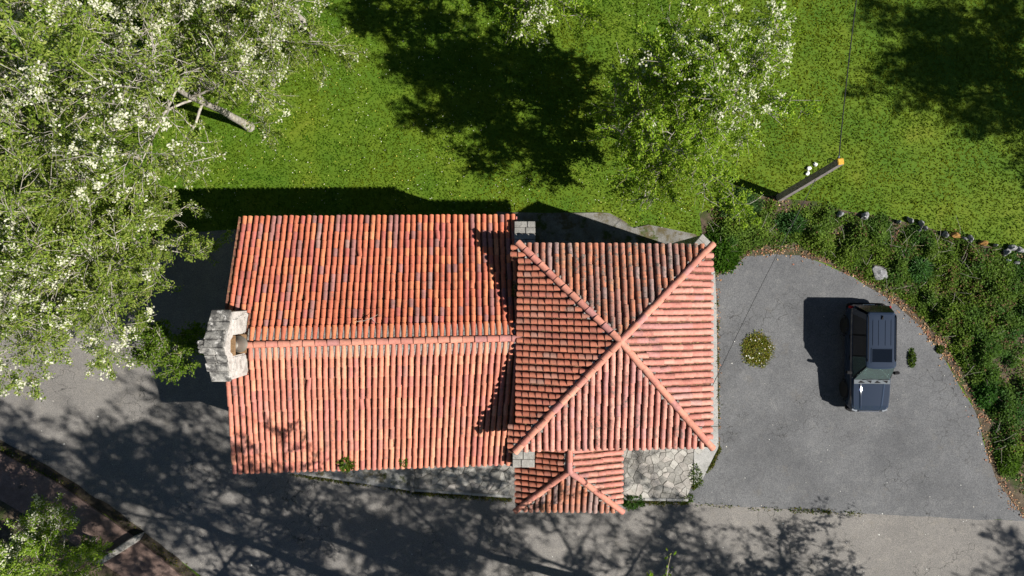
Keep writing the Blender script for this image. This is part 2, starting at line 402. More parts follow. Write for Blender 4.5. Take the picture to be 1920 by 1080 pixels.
# ------------------------------------------------------------------ the chapel
chapel = empty('chapel', at(960, 620)); tag(chapel, 'stone chapel with red barrel tile roofs and a bell gable', 'chapel')
chapel.location = (0, 0, 0)
ZE, ZR = 5.2, 6.9
ENW, ENE, ESW, ESE = at(455, 408, ZE), at(967, 405, ZE), at(436, 885, ZE), at(957, 868, ZE)
RW, RE = Vector((-10.32, -2.02, ZR)), at(977, 633, ZR)
AZ = 7.0
ANW, ANE, ASE, ASW = at(974, 458, AZ), at(1333, 460, AZ), at(1332, 837, AZ), at(968, 843, AZ)
APEX = Vector((3.66, -1.80, 8.20))
PZ, PRZ = 4.5, 5.35
PSW, PSE = at(968, 955, PZ), at(1165, 957, PZ)
PNW, PNE = Vector((PSW.x, -5.35, PZ)), Vector((PSE.x, -5.35, PZ))
PR0, PR1 = Vector((2.18, -5.35, PRZ)), Vector((2.18, -6.95, PRZ))

# tiles -------------------------------------------------------------
def tile_shape(L, r0, r1, seg=6, th=.016, lift=.03):
    """a barrel cover tile: y runs upslope from 0 to L, the low end rides on the tile below"""
    V = []; F = []
    ang = [R(-84 + 168 * i / seg) for i in range(seg + 1)]
    for (y, r, z) in ((0, r0, lift), (L, r1, 0)):
        for a_ in ang: V.append((r * math.sin(a_), y, r * math.cos(a_) * .88 + z))
    for (y, r, z) in ((0, r0 - th, lift), (L, r1 - th, 0)):
        for a_ in ang: V.append((r * math.sin(a_), y, r * math.cos(a_) * .88 + z))
    n = seg + 1
    V += V[0:n] + V[2*n:3*n]                       # the rim has corners of its own, so its edge stays crisp
    for i in range(seg):
        F.append((i, n+i, n+i+1, i+1)); F.append((4*n+i, 4*n+i+1, 5*n+i+1, 5*n+i)); F.append((2*n+i, 2*n+i+1, 3*n+i+1, 3*n+i))
    return np.array(V), np.array(F)

def pan_shape(L, w):
    V = []; F = []
    for y, z in ((0, .018), (L, 0)):
        for i in range(5):
            u = -1 + i / 2; V.append((u * w, y, z + .055 * u * u))
    for i in range(4): F.append((i, i+1, 6+i, 5+i))
    return np.array(V), np.array(F)

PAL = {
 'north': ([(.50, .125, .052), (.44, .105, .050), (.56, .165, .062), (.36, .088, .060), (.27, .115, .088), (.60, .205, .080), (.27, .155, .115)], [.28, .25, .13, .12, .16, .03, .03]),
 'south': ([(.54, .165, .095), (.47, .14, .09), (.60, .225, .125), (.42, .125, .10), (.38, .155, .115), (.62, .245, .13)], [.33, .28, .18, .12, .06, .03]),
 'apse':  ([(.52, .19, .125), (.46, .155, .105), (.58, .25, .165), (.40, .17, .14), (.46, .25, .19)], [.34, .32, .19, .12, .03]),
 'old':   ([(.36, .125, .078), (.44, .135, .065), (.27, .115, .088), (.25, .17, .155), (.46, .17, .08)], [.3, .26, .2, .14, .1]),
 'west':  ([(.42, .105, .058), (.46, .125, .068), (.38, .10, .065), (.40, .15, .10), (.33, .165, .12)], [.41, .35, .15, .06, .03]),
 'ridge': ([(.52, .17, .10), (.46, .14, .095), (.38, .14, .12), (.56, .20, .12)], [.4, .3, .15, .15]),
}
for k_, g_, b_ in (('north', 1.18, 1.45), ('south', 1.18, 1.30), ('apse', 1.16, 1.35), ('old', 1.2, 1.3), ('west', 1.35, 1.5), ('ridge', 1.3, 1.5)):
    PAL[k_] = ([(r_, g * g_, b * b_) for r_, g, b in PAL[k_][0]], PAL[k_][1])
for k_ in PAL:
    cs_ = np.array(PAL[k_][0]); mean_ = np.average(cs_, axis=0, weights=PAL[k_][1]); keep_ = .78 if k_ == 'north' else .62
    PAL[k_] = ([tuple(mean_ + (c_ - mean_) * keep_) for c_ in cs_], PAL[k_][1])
def frame(base, up, nrm):
    y = up.normalized(); z = nrm.normalized(); x = y.cross(z).normalized()
    m_ = Matrix((x, y, z)).transposed().to_4x4(); m_.translation = base; return m_

TILES = []          # (matrix, length, palette colour index, palette, age, roof key, shown size)
PANS = []           # (matrix, length, half width, roof key)
def lay(columns, roof, pal, exposure, spacing, age, pattern=None, toprow=False):
    """columns: (base, top, normal) for each row of cover tiles, eave to ridge"""
    r = np.random.default_rng(abs(hash(roof + pal)) % 99991 if False else sum(map(ord, roof + pal)) * 37)
    cols_, pr = PAL[pal]
    for ci, (b, tpt, nrm) in enumerate(columns):
        d = tpt - b; L = d.length
        if L < .12: continue
        u = d.normalized(); side = u.cross(nrm).normalized()
        n = max(1, int(round(L / exposure))); e = L / n
        wob = r.normal(0, .006)
        off = r.uniform(-.02, .02)
        prev = None
        for k in range(n):
            ci_ = r.choice(len(cols_), p=pr)
            if prev is not None and r.random() < .28: ci_ = prev
            prev = ci_
            tl = (e + .07) if k < n - 1 else min(e, L - k * e)
            p = b + u * (k * e + (off if k else r.uniform(-.02, .01))) + side * (wob + r.normal(0, .005)) + nrm * (.055 + r.normal(0, .003))
            mm = frame(p, (u + side * (r.normal(0, .014) if r.random() > .03 else r.normal(0, .06))).normalized(), nrm)
            c_ = np.array(cols_[ci_]) * r.uniform(.90, 1.09)
            ag = max(0, min(1, age + r.normal(0, .22))) if age > 0.01 else max(0, r.normal(.10, .22))
            TILES.append((mm, tl, c_, ag, roof, tl * spacing / (H - p.z) ** 2, spacing))
            PANS.append((frame(b + u * (k * e) + side * spacing / 2 + nrm * .012, u, nrm), e + .05, spacing * .52, roof))

def lerp(a, b_, t_): return a + (b_ - a) * t_
def slope_normal(a, b_, c): 
    n = (b_ - a).cross(c - a).normalized(); return n if n.z > 0 else -n

def columns_ruled(e0, e1, r0, r1, spacing, clip=None, top_gap=0.0):
    n = int(round((e1 - e0).length / spacing)); out = []
    nrm = slope_normal(e0, e1, lerp(r0, r1, .5))
    for i in range(n):
        t_ = (i + .5) / n; b = lerp(e0, e1, t_); tp = lerp(r0, r1, t_)
        tp = b + (tp - b) * (1 - top_gap / (tp - b).length)
        if clip: tp = clip(b, tp)
        out.append((b, tp, nrm))
    return out, nrm

def columns_hip(e0, e1, t0, t1, spacing, shorten=.10, start=None):
    ax = (e1 - e0); L = ax.length; ax = ax.normalized()
    nrm = slope_normal(e0, e1, lerp(t0, t1, .5)); up = nrm.cross(ax).normalized()
    if up.z < 0: up = -up
    u0, v0 = (t0 - e0).dot(ax), (t0 - e0).dot(up); u1, v1 = (t1 - e0).dot(ax), (t1 - e0).dot(up)
    n = int(round(L / spacing)); out = []
    for i in range(n):
        u = (i + .5) / n * L
        if u < u0: v = v0 * u / u0
        elif u > u1: v = v1 * (L - u) / max(1e-6, L - u1)
        else: v = v0 + (v1 - v0) * (u - u0) / max(1e-6, u1 - u0)
        s = start(e0 + ax * u) if start else 0.0
        out.append((e0 + ax * u + up * s, e0 + ax * u + up * max(s, v - shorten), nrm))
    return out, nrm

SP = .222
def belfry_clip(b, tp):
    if tp.x > -9.50: return tp
    ylim = -.93 if b.y > -2 else -3.12
    k = (ylim - b.y) / (tp.y - b.y)
    return b + (tp - b) * min(1, k)
colsN, nN = columns_ruled(ENW, ENE, RW, RE, SP, belfry_clip, .50)
lay(colsN, 'nave', 'north', .335, SP, 0)
colsS, nS = columns_ruled(ESW, ESE, RW, RE, SP, belfry_clip, .50)
lay(colsS, 'nave', 'south', .43, SP, 0)
# short top course under the ridge, laid over the main field
def top_course(e0, e1, r0, r1, pal):
    cs, n_ = columns_ruled(e0, e1, r0, r1, SP * 1.0, None, .06)
    r = np.random.default_rng(50 + int(e0.y)); out = []
    for b, tp, nm in cs:
        if tp.x < -9.5: continue
        u = (tp - b).normalized(); s = tp - u * .52
        p = s + nm * .085; c_ = np.array(PAL[pal][0][r.choice(3)]) * r.uniform(.9, 1.1)
        TILES.append((frame(p, u, nm), .5, c_, 0, 'nave', .5 * SP / (H - p.z) ** 2, SP))
        MORTAR.append((frame(s + u.cross(nm) * SP / 2 + u * .05, u, nm), .42, SP * .25))
MORTAR = []
top_course(ENW, ENE, RW, RE, 'north'); top_course(ESW, ESE, RW, RE, 'south')

SA = .232
def west_start(p): return -.27 if (p.y > 1.0 or p.y < -4.75) else 0.0
cW, nW = columns_hip(ASW, ANW, APEX, APEX, SA * 1.02, .10, west_start); lay(cW, 'apse', 'west', .262, SA, .10)
cN, nAN = columns_hip(ANW, ANE, APEX, APEX, SA); lay(cN, 'apse', 'old', .43, SA, .85)
cE, nAE = columns_hip(ANE, ASE, APEX, APEX, SA * 1.08); lay(cE, 'apse', 'apse', .42, SA * 1.08, .10)
cS, nAS = columns_hip(ASE, ASW, APEX, APEX, SA); lay(cS, 'apse', 'apse', .43, SA, .42)
pE, nPE = columns_hip(PNE, PSE, PR0, PR1, SA * 1.04); lay(pE, 'porch', 'apse', .42, SA, .25)
pW, nPW = columns_hip(PSW, PNW, PR1, PR0, SA * 1.04); lay(pW, 'porch', 'west', .30, SA, .12)
pS, nPS = columns_hip(PSE, PSW, PR1, PR1, SA); lay(pS, 'porch', 'old', .46, SA, .5)
# columns on the buttress side of the porch stop short
def porch_keep(tl): 
    p = tl[0].translation; return not (tl[4] == 'porch' and p.x < .95 and p.y > -6.75)
TILES = [q for q in TILES if porch_keep(q)]

def slab(faces, thick):
    b = MB()
    for f in faces:
        n = len(f); v = len(b.v)
        b.v += [tuple(p) for p in f] + [(p.x, p.y, p.z - thick) for p in f]
        b.f += [list(range(v, v + n)), list(range(v + 2*n - 1, v + n - 1, -1))] + [[v+i, v+(i+1) % n, v+n+(i+1) % n, v+n+i][::-1] for i in range(n)]
    return b
def inset(p, q, k): return p + (q - p).normalized() * k
roof = {}
c0 = lerp(RW, RE, .5)
ins = lambda p: Vector((p.x * .995, p.y + (.05 if p.y < -2 else -.05), p.z))
roof['nave'] = slab([[ins(ENW), ins(ENE), RE, RW], [ins(ESE), ins(ESW), RW, RE]], .14).build('nave_roof', M['channel'], chapel)
ac = Vector((3.6, -2.0, 7)); ia = lambda p: p + (ac - p) * .012
roof['apse'] = slab([[ia(ANW), ia(ANE), APEX], [ia(ANE), ia(ASE), APEX], [ia(ASE), ia(ASW), APEX], [ia(ASW), ia(ANW), APEX]], .14).build('apse_roof', M['channel'], chapel)
ip = lambda p: Vector((p.x + (.03 if p.x < 2 else -.03), p.y + (.03 if p.y < -8 else 0), p.z))
roof['porch'] = slab([[ip(PNE), ip(PSE), PR1, PR0], [ip(PSE), ip(PSW), PR1], [ip(PSW), ip(PNW), PR0, PR1]], .12).build('porch_roof', M['channel'], chapel)
for k in roof: roof[k]['label'] = {'nave': 'long gabled nave roof of red barrel tiles', 'apse': 'square hipped apse roof of red barrel tiles', 'porch': 'small hipped porch roof of red barrel tiles'}[k]

# the 300 tiles that show largest are objects of their own, the rest one part of each roof
TILES.sort(key=lambda q: -q[5])
cache = {}
def shared_tile(L, c_, ag, w):
    key = (round(L, 2), tuple(np.round(c_ * 14).astype(int)), round(ag * 4), round(w, 2))
    if key not in cache:
        V, F = tile_shape(L, w * .395, w * .345)
        cache[key] = np_mesh('roof_tile', V, F, np.tile([*c_, ag], (len(F), 1)), True)
        cache[key].materials.append(M['tile'])
    return cache[key]
for mm, L, c_, ag, key, _s, w in TILES[:300]:
    o = link('roof_tile', shared_tile(L, c_, ag, w), roof[key]); o.matrix_local = mm
def batch(items, shape):
    Vs, Fs, Ts = [], [], []; k = 0
    for it in items:
        V, F, tint = shape(it); m_ = np.array(it[0])
        Vs.append(V @ m_[:3, :3].T + m_[:3, 3]); Fs.append(F + k); k += len(V); Ts.append(np.tile(tint, (len(F), 1)))
    return np.vstack(Vs), np.vstack(Fs), np.vstack(Ts)
for key in ('nave', 'apse', 'porch'):
    rest = [q for q in TILES[300:] if q[4] == key]
    if rest:
        V, F, T = batch(rest, lambda q: (*tile_shape(q[1], q[6] * .395, q[6] * .345), [*q[2], q[3]]))
        o = link('tile_field', np_mesh('tile_field', V, F, T, True), roof[key], M['tile']); tag(o, kind='stuff')
    V, F, T = batch([q for q in PANS if q[3] == key], lambda q: (*pan_shape(q[1], q[2]), [1, 1, 1, 1]))
    o = link('channel_tile_field', np_mesh('channel_tile_field', V, F, T, True), roof[key], M['channel']); tag(o, kind='stuff')

# ridge and hip tiles, each its own part
def ridge_line(a, b_, key, r0=.125, e=.40, lift=.06, pal='ridge', seed=1):
    r = np.random.default_rng(seed); d = b_ - a; L = d.length; u = d.normalized(); n = int(L / e); e = L / n
    side = u.cross(Vector((0, 0, 1))).normalized(); nm = side.cross(u).normalized()
    if nm.z < 0: nm = -nm
    for k in range(n):
        cs = PAL[pal][0]; c_ = np.array(cs[r.choice(len(cs), p=PAL[pal][1])]) * r.uniform(.92, 1.1)
        V, F = tile_shape(e + .05, r0, r0 * .88, 8, .018, .025)
        me = np_mesh('ridge_tile', V, F, np.tile([*c_, max(0, r.normal(.0, .2))], (len(F), 1)), True); me.materials.append(M['tile'])
        o = link('ridge_tile', me, roof[key]); o.matrix_local = frame(a + u * (k * e) + nm * (lift + r.normal(0, .004)) + side * r.normal(0, .006), (u + side * r.normal(0, .012)).normalized(), nm)
ridge_line(Vector((-9.6, RW.y, ZR)), RE + Vector((.12, 0, 0)), 'nave', .125, .42, .085, seed=2)
for i, c in enumerate((ANW, ANE, ASE, ASW)):
    st = c + (APEX - c).normalized() * -.06
    ridge_line(st, APEX, 'apse', .125, .36 if i in (0,) else .40, .085, seed=10 + i)
ridge_line(PR1 + Vector((0, -.05, 0)), PR0, 'porch', .12, .4, .08, seed=21)
for i, c in enumerate((PSW, PSE)): ridge_line(c + (PR1 - c).normalized() * -.05, PR1, 'porch', .12, .38, .08, seed=22 + i)

# lime mortar: wedges under the ridge course and bedding along the hips
mb = MB()
for mm, L, w in MORTAR:
    for (a_, b_) in ((0, 1),):
        p = [mm @ Vector(q) for q in ((-w*.75, 0, .02), (w*.75, 0, .02), (w*.75, L, .02), (-w*.75, L, .02), (-w*.55, 0, .115), (w*.55, 0, .115), (w*.55, L, .13), (-w*.55, L, .13))]
        v = len(mb.v); mb.v += [tuple(q) for q in p]; mb.f += [[v+4, v+5, v+6, v+7], [v, v+1, v+5, v+4], [v+1, v+2, v+6, v+5], [v+2, v+3, v+7, v+6], [v+3, v, v+4, v+7]]
o = mb.build('mortar', M['mortar'], roof['nave']); tag(o, kind='stuff')
for key, lines in (('apse', [(c, APEX) for c in (ANW, ANE, ASE, ASW)]), ('porch', [(PSW, PR1), (PSE, PR1), (PR1, PR0)])):
    mb = MB(); r = random.Random(4)
    for a, b_ in lines:
        u = (b_ - a).normalized(); L = (b_ - a).length; side = u.cross(Vector((0, 0, 1))).normalized()
        d = .15
        while d < L - .1:
            for s in (-1, 1):
                if r.random() < .5:
                    w = r.uniform(.05, .11); p = a + u * d + side * s * r.uniform(.13, .17) + Vector((0, 0, .03))
                    mb.box(tuple(p), (r.uniform(.10, .22), w * 1.3, .09), math.atan2(u.y, u.x) + r.uniform(-.9, .9), .7)
            d += r.uniform(.14, .22)
    o = mb.build('mortar', M['mortar'], roof[key]); tag(o, kind='stuff')

# walls -------------------------------------------------------------
wl_ = MB()
y0, y1 = ENW.y - .42, ESW.y + .45
prof = [(y1, 0), (y1, ZE - .10), ((y0 + y1) / 2, ZR - .22), (y0, ZE - .10), (y0, 0)]
wl_.loft([[(x, y, z) for y, z in prof] for x in (-10.2, .25)]); nave_wall = wl_.build('wall', M['wall'], chapel); nave_wall['label'] = 'rendered nave wall under the long roof'
wl_ = MB(); wl_.prism([(.33, -5.3), (6.7, -5.3), (6.7, 1.2), (.33, 1.2)], 0, AZ - .13); apse_wall = wl_.build('wall', M['stone'], chapel); apse_wall['label'] = 'tall stone apse wall'
wl_ = MB(); wl_.prism([(.55, -8.35), (3.95, -8.35), (3.95, -5.32), (.55, -5.32)], 0, PZ - .11); porch_wall = wl_.build('wall', M['wall'], chapel); porch_wall['label'] = 'low rendered porch wall'
def opening(wall, c, w, h, face, kind='window'):
    """frame, pane and sill of an opening; face: unit normal in plan"""
    fx, fy = face; sx, sy = -fy, fx
    def bar(u, z, lu, lz, dep, m, name, par):
        b = MB(); b.box((c[0] + sx*u + fx*dep/2, c[1] + sy*u + fy*dep/2, c[2] + z), (abs(sx)*lu + abs(fx)*dep, abs(sy)*lu + abs(fy)*dep, lz)); return b.build(name, m, par, .005)
    root = bar(0, 0, w, h, .03, M['glass'] if kind == 'window' else M['wood'], kind, wall)
    for u in (-1, 1): bar(u * (w/2 + .06), 0, .12, h + .24, .06, M['stone'], 'jamb', root)
    bar(0, h/2 + .06, w, .12, .06, M['stone'], 'lintel', root)
    if kind == 'window': bar(0, -h/2 - .06, w + .3, .12, .12, M['stone'], 'sill', root)
    else: bar(w * .35, 0, .06, .16, .09, M['iron'], 'handle', root)
M['glass'] = plain('dark_glass', (.015, .02, .025), .08, 0, .6)
ym = (y0 + y1) / 2
opening(nave_wall, (-10.2, ym, 1.3), 1.6, 2.6, (-1, 0), 'door'); opening(nave_wall, (-10.2, ym, 4.4), .9, .9, (-1, 0))
for x in (-7, -3.2): opening(nave_wall, (x, y0, 3.2), .5, 1.2, (0, 1))
for x in (-7.4, -3.6): opening(nave_wall, (x, y1, 3.2), .5, 1.2, (0, -1))
opening(apse_wall, (6.7, -2, 4.4), .6, 1.5, (1, 0)); opening(porch_wall, (3.95, -7, 1.2), .9, 2.1, (1, 0), 'door'); opening(porch_wall, (2.2, -8.35, 2.4), .6, .8, (0, -1))

# bell gable --------------------------------------------------------
X0, X1 = -10.30, -9.60
yc, hw = -1.98, 1.16
prof = [(-hw, 5.6), (-hw, 7.86), (0, 8.52), (hw, 7.86), (hw, 5.6), (.36, 5.6), (.36, 7.75), (.2, 8.02), (-.2, 8.02), (-.36, 7.75), (-.36, 5.6)]
b = MB(); 
def ring(x): return [(x, yc + y, z) for y, z in prof]
n = len(prof); b.v = ring(X0) + ring(X1)
b.f = [[i, (i+1) % n, n + (i+1) % n, n + i] for i in range(n)]
for off in (0, n): b.f += [[off + i for i in q] for q in ([0, 1, 9, 10], [1, 8, 9], [1, 2, 8], [2, 7, 8], [2, 3, 7], [3, 6, 7], [3, 4, 5, 6])]
belfry = b.build('bell_gable', M['stone_white'], chapel); belfry['label'] = 'lime white bell gable over the west front'
r = random.Random(12)
for s in (-1, 1):                                 # coping blocks stepping up to the peak
    k = 4; ys = [0, .27, .55, .86, 1.24]
    for i in range(k):
        ya, yb = ys[i], ys[i+1] - .012; f = lambda y: 8.52 - .66 * y / 1.16
        xa, xb = X0 + .02 - r.uniform(0, .05), X1 + r.uniform(-.05, .03); xm = r.uniform(-.1, .1) + (xa + xb) / 2
        for (u, v) in (((xa, xm - .008), (xm + .008, xb)) if r.random() < .6 else ((xa, xb),)):
            b = MB(); t0, t1 = r.uniform(.10, .15), r.uniform(.10, .15)
            pts = [(u, ya, f(ya) + .004), (v, ya, f(ya) + .004), (v, yb, f(yb) + .004), (u, yb, f(yb) + .004)]
            b.v = [(x, yc + s * y, z) for x, y, z in pts] + [(x + r.uniform(-.02, .02), yc + s * y, z + t0 + r.uniform(-.02, .02)) for x, y, z in pts]
            b.f = [[0, 1, 2, 3], [4, 5, 6, 7]] + [[i_, (i_+1) % 4, 4 + (i_+1) % 4, 4 + i_] for i_ in range(4)]
            b.build('coping_stone', M['coping'], belfry, .02)
for i in range(3):
    b = MB(); b.box((X0 - .04 - .03 * i, yc - .12 + .14 * i, 8.5 - .02 * i), (.22, .15, .28), r.uniform(-.3, .3), .85); b.build('coping_stone', M['coping'], belfry, .03)
for i in range(9):                                # courses of the inner face, proud of the wall
    for s in (-1, 1):
        z = 6.55 + .155 * i; w = r.uniform(.5, .72)
        if 7.9 - .3 < z: w = .5
        b = MB(); b.box((X1 + .008, yc + s * (.40 + w / 2), z), (.05 + r.uniform(0, .04), w, .142)); b.build('stone_block', M['stone_white'], belfry, .015)
bell_rings = [(.0, 0), (.06, .0), (.14, -.04), (.17, -.14), (.19, -.3), (.24, -.42), (.30, -.5), (.27, -.5)]
b = MB(); bz = 7.72; bx = X1 - .02
b.loft([[(bx + rr * math.cos(a_), yc + rr * math.sin(a_), bz + zz) for a_ in [2 * math.pi * j / 20 for j in range(20)]] for rr, zz in bell_rings[1:]])
bell = b.build('bell', M['bell'], belfry, 0, True); bell['label'] = 'grey bronze bell in the gable opening'
b = MB(); b.box((bx, yc, bz + .06), (.16, .70, .12)); b.build('yoke', M['wood'], belfry, .015)
b = MB(); b.box((X1 - .02, yc, 6.98), (.30, .68, .14)); b.build('sill', M['wood'], belfry, .02)

# buttresses --------------------------------------------------------
def buttress(cx, cy, w, d, ztop, rz, rows, drop, label, mat='stone'):
    b = MB(); c, s = math.cos(rz), math.sin(rz)
    def W(x, y): return (cx + x*c - y*s, cy + x*s + y*c)
    b.prism([W(-w/2, -d/2), W(w/2, -d/2), W(w/2, d/2), W(-w/2, d/2)], 0, [ztop - drop - .1, ztop - drop - .1, ztop - .1, ztop - .1])
    o = b.build('buttress', M[mat], chapel); o['label'] = label
    rr = random.Random(int(cx * 10))
    for i in range(rows):                         # capping stones, one by one
        ya, yb = -d/2 - .03 + (d + .04) * i / rows, -d/2 - .03 + (d + .04) * (i + .955) / rows
        cuts = [-w/2 - .03] + ([rr.uniform(-.15, .15) * w] if rr.random() < .55 else []) + [w/2 + .03]
        for u, v in zip(cuts, cuts[1:]):
            za, zb = ztop - drop + drop * i / rows, ztop - drop + drop * (i + 1) / rows
            b = MB(); h0 = rr.uniform(-.015, .015)
            q = [W(u + .008, ya), W(v - .008, ya), W(v - .008, yb), W(u + .008, yb)]
            b.v = [(p[0], p[1], z - .11) for p, z in zip(q, (za, za, zb, zb))] + [(p[0], p[1], z + h0) for p, z in zip(q, (za, za, zb, zb))]
            b.f = [[3, 2, 1, 0], [4, 5, 6, 7]] + [[j, (j+1) % 4, 4 + (j+1) % 4, 4 + j] for j in range(4)]
            b.build('coping_stone', M['butt'], o, .015)
buttress(.48, 2.02, .74, .90, 6.0, math.pi, 4, .30, 'square stone buttress on the lawn side of the apse')
buttress(.43, -6.20, .78, .95, 6.0, 0, 3, .18, 'square stone buttress rising through the porch roof')
buttress(6.98, 1.42, .62, 1.0, 6.15, R(-45) + math.pi, 4, .35, 'diagonal stone buttress towards the brambles')
buttress(6.93, -5.72, .62, 1.25, 5.6, R(45), 4, .5, 'diagonal stone buttress towards the parking lot', 'stone')
# downpipe by the nave and lead strip at the junction
b = MB(); p = at(774, 872, .1); b.box((p.x, p.y - .55, .20), (.16, 1.25, .22)); b.build('step', M['stone'], chapel, .01)
b = MB(); b.box((.17, 2.45, 5.28), (.05, .55, .10)); b.build('gutter_end', plain('pink_tile_edge', (.45, .17, .15)), chapel, .01)

# ------------------------------------------------------------------ the parked car
M['paint'] = plain('blue_grey_paint', (.016, .025, .044), .6, 0, .05, .9); M['paint'].node_tree.nodes['Principled BSDF'].inputs['Coat Roughness'].default_value = .02
M['black'] = plain('black_plastic', (.010, .010, .011), .8, 0, .15)
M['rubber'] = plain('tyre_rubber', (.015, .015, .015), .85)
M['alloy'] = plain('alloy', (.35, .36, .37), .35, .9)
M['chrome'] = plain('silver_trim', (.30, .31, .32), .12, .8)
M['cowl'] = plain('grey_cowl', (.12, .135, .15), .7, 0, .1)
M['lamp'] = plain('lamp_lens', (.3, .32, .34), .08, .3, .6)
M['red_lamp'] = plain('red_lens', (.25, .01, .01), .2)
M['seat_cloth'] = plain('car_interior', (.16, .19, .17), .8)
t = NT('car_glass'); t.b.inputs['Roughness'].default_value = .05; t.b.inputs['Specular IOR Level'].default_value = .6; t.b.inputs['Transmission Weight'].default_value = .75
t.b.inputs['IOR'].default_value = 1.05; M['car_glass'] = t.color((.20, .27, .26))
M['sunroof'] = plain('sunroof_glass', (.004, .006, .010), .03, 0, .3)
M['tint_glass'] = plain('tinted_glass', (.006, .009, .015), .18, 0, .35)

car = empty('parked_car', (15.93, -3.12, 0), R(-0.6)); tag(car, 'dark blue-grey off-road estate car parked on the asphalt lot', 'car')
def sym(half): return half + [(-x, z) for x, z in reversed(half) if abs(x) > 1e-6]
# lower body, front at -y
st = [(-2.37, .62, .50, .80, .82), (-2.30, .78, .42, .92, .95), (-2.15, .86, .36, .97, 1.00), (-1.6, .905, .34, 1.00, 1.045), (-1.05, .915, .34, 1.02, 1.075), (-.4, .915, .34, 1.03, 1.08), (.8, .915, .34, 1.03, 1.08), (1.9, .905, .34, 1.03, 1.08), (2.22, .87, .38, 1.02, 1.06), (2.34, .78, .44, .98, 1.0), (2.37, .70, .5, .9, .92)]
b = MB(); rings = []
for y, w, zb, zs, zt in st:
    half = [(0.0, zb), (w - .10, zb), (w - .02, zb + .10), (w, zb + .22), (w, zs - .16), (w - .015, zs - .06), (w - .05, zs), (w - .14, zt - .005), (0, zt + .015)]
    pr_ = half + [(-x, z) for x, z in reversed(half[1:-1])]
    rings.append([(x, y, z) for x, z in pr_])
b.loft(rings); body = b.build('body', M['paint'], car, 0, True, 2, 14)
# hood with raised centre and two crease lines
b = MB(); rings = []
for y, w, c, z in ((-2.24, .70, .44, .965), (-2.1, .80, .46, 1.02), (-1.6, .835, .49, 1.075), (-1.12, .84, .52, 1.105)):
    rings.append([(-w, y, z - .055), (-w + .05, y, z - .01), (-c - .06, y, z), (-c, y, z + .030), (-c + .05, y, z + .022), (0, y, z + .035), (c - .05, y, z + .022), (c, y, z + .030), (c + .06, y, z), (w - .05, y, z - .01), (w, y, z - .055), (w, y, z - .12), (-w, y, z - .12)])
b.loft(rings); b.build('hood', M['paint'], body, 0, True, 2, 7)
b = MB(); b.box((0, -2.375, .72), (1.0, .05, .20)); g_ = b.build('grille', M['black'], body, .01)
for i in range(3):
    b = MB(); b.box((0, -2.405, .66 + .06 * i), (.96, .02, .022)); b.build('slat', M['chrome'], g_, .004)
b = MB(); b.box((0, -2.37, .875), (.92, .05, .045)); b.build('trim_and_glint', M['chrome'], body, .012)
b = MB(); b.loft([[(-.84, y, .36), (.84, y, .36), (.86, y, .56), (-.86, y, .56)] if i else [(-.66, y, .38), (.66, y, .38), (.68, y, .54), (-.68, y, .54)] for i, y in enumerate((-2.46, -2.36, -2.1))]); b.build('bumper', M['black'], body, .03)
b = MB(); b.loft([[(-.84, y, .38), (.84, y, .38), (.86, y, .60), (-.86, y, .60)] if i else [(-.74, y, .40), (.74, y, .40), (.76, y, .58), (-.76, y, .58)] for i, y in enumerate((2.45, 2.34, 2.1))]); b.build('bumper', M['black'], body, .03)
for s in (-1, 1):
    b = MB(); b.box((s * .66, -2.28, .86), (.26, .16, .15), s * .35); b.build('headlight', M['lamp'], body, .02)
    b = MB(); b.box((s * .72, -2.2, .985), (.03, .05, .02), s * .6); b.build('trim_and_glint', M['chrome'], body, .008)  # chrome chips added to stand for the highlights on the hood's front corners
    b = MB(); b.box((s * .84, 2.27, .86), (.10, .12, .30)); b.build('tail_light', M['red_lamp'], body, .02)
# cabin: pillars and shell
gb = dict(f=-.93, r=2.28, w=.855, z=1.055); gt = dict(f=-.30, r=2.03, w=.625, z=1.80)
def cab(k, inset_=0.0):
    y0_, y1_ = gb['f'] + (gt['f'] - gb['f']) * k, gb['r'] + (gt['r'] - gb['r']) * k; w = gb['w'] + (gt['w'] - gb['w']) * k - inset_; z = gb['z'] + (gt['z'] - gb['z']) * k
    return [(-w, y1_ - .10, z), (-w + .13, y1_ - inset_, z), (w - .13, y1_ - inset_, z), (w, y1_ - .10, z), (w, y0_ + .06, z), (w - .08, y0_ + inset_, z), (-w + .08, y0_ + inset_, z), (-w, y0_ + .06, z)]
b = MB(); b.loft([cab(0, .03), cab(1, .03)]); 
# roof panel
b = MB(); rf = []
for k, (dy, w, z) in enumerate(((0, 0, 1.795), (.03, .03, 1.84), (.0, .0, 1.865), (-.06, -.07, 1.885), (-.22, -.25, 1.90))):
    w_ = gt['w'] + w; f_ = gt['f'] - dy - .02; r_ = gt['r'] + dy
    rf.append([(-w_, r_ - .14, z), (-w_ + .12, r_, z), (w_ - .12, r_, z), (w_, r_ - .14, z), (w_, f_ + .10, z), (w_ - .08, f_ + .015, z), (.3, f_ - .03, z), (-.3, f_ - .03, z), (-w_ + .08, f_ + .015, z), (-w_, f_ + .10, z)])
b.loft(rf); roofp = b.build('roof', M['paint'], car, 0, True, 2, 9)
for x in (-.39, -.145, .145, .39):
    b = MB(); b.box((x, 1.18, 1.903), (.045, 1.25, .022), 0, .8); b.build('rib', M['paint'], roofp, .008)
b = MB(); b.box((0, .21, 1.902), (.86, .56, .014)); sr = b.build('sunroof', M['sunroof'], roofp, .006)
for d_, s_ in (((0, -.30), (.92, .035)), ((0, .30), (.92, .035)), ((-.445, 0), (.035, .565)), ((.445, 0), (.035, .565))):
    b = MB(); b.box((d_[0], .21 + d_[1], 1.905), (s_[0], s_[1], .016)); b.build('frame', M['paint'], sr, .004)
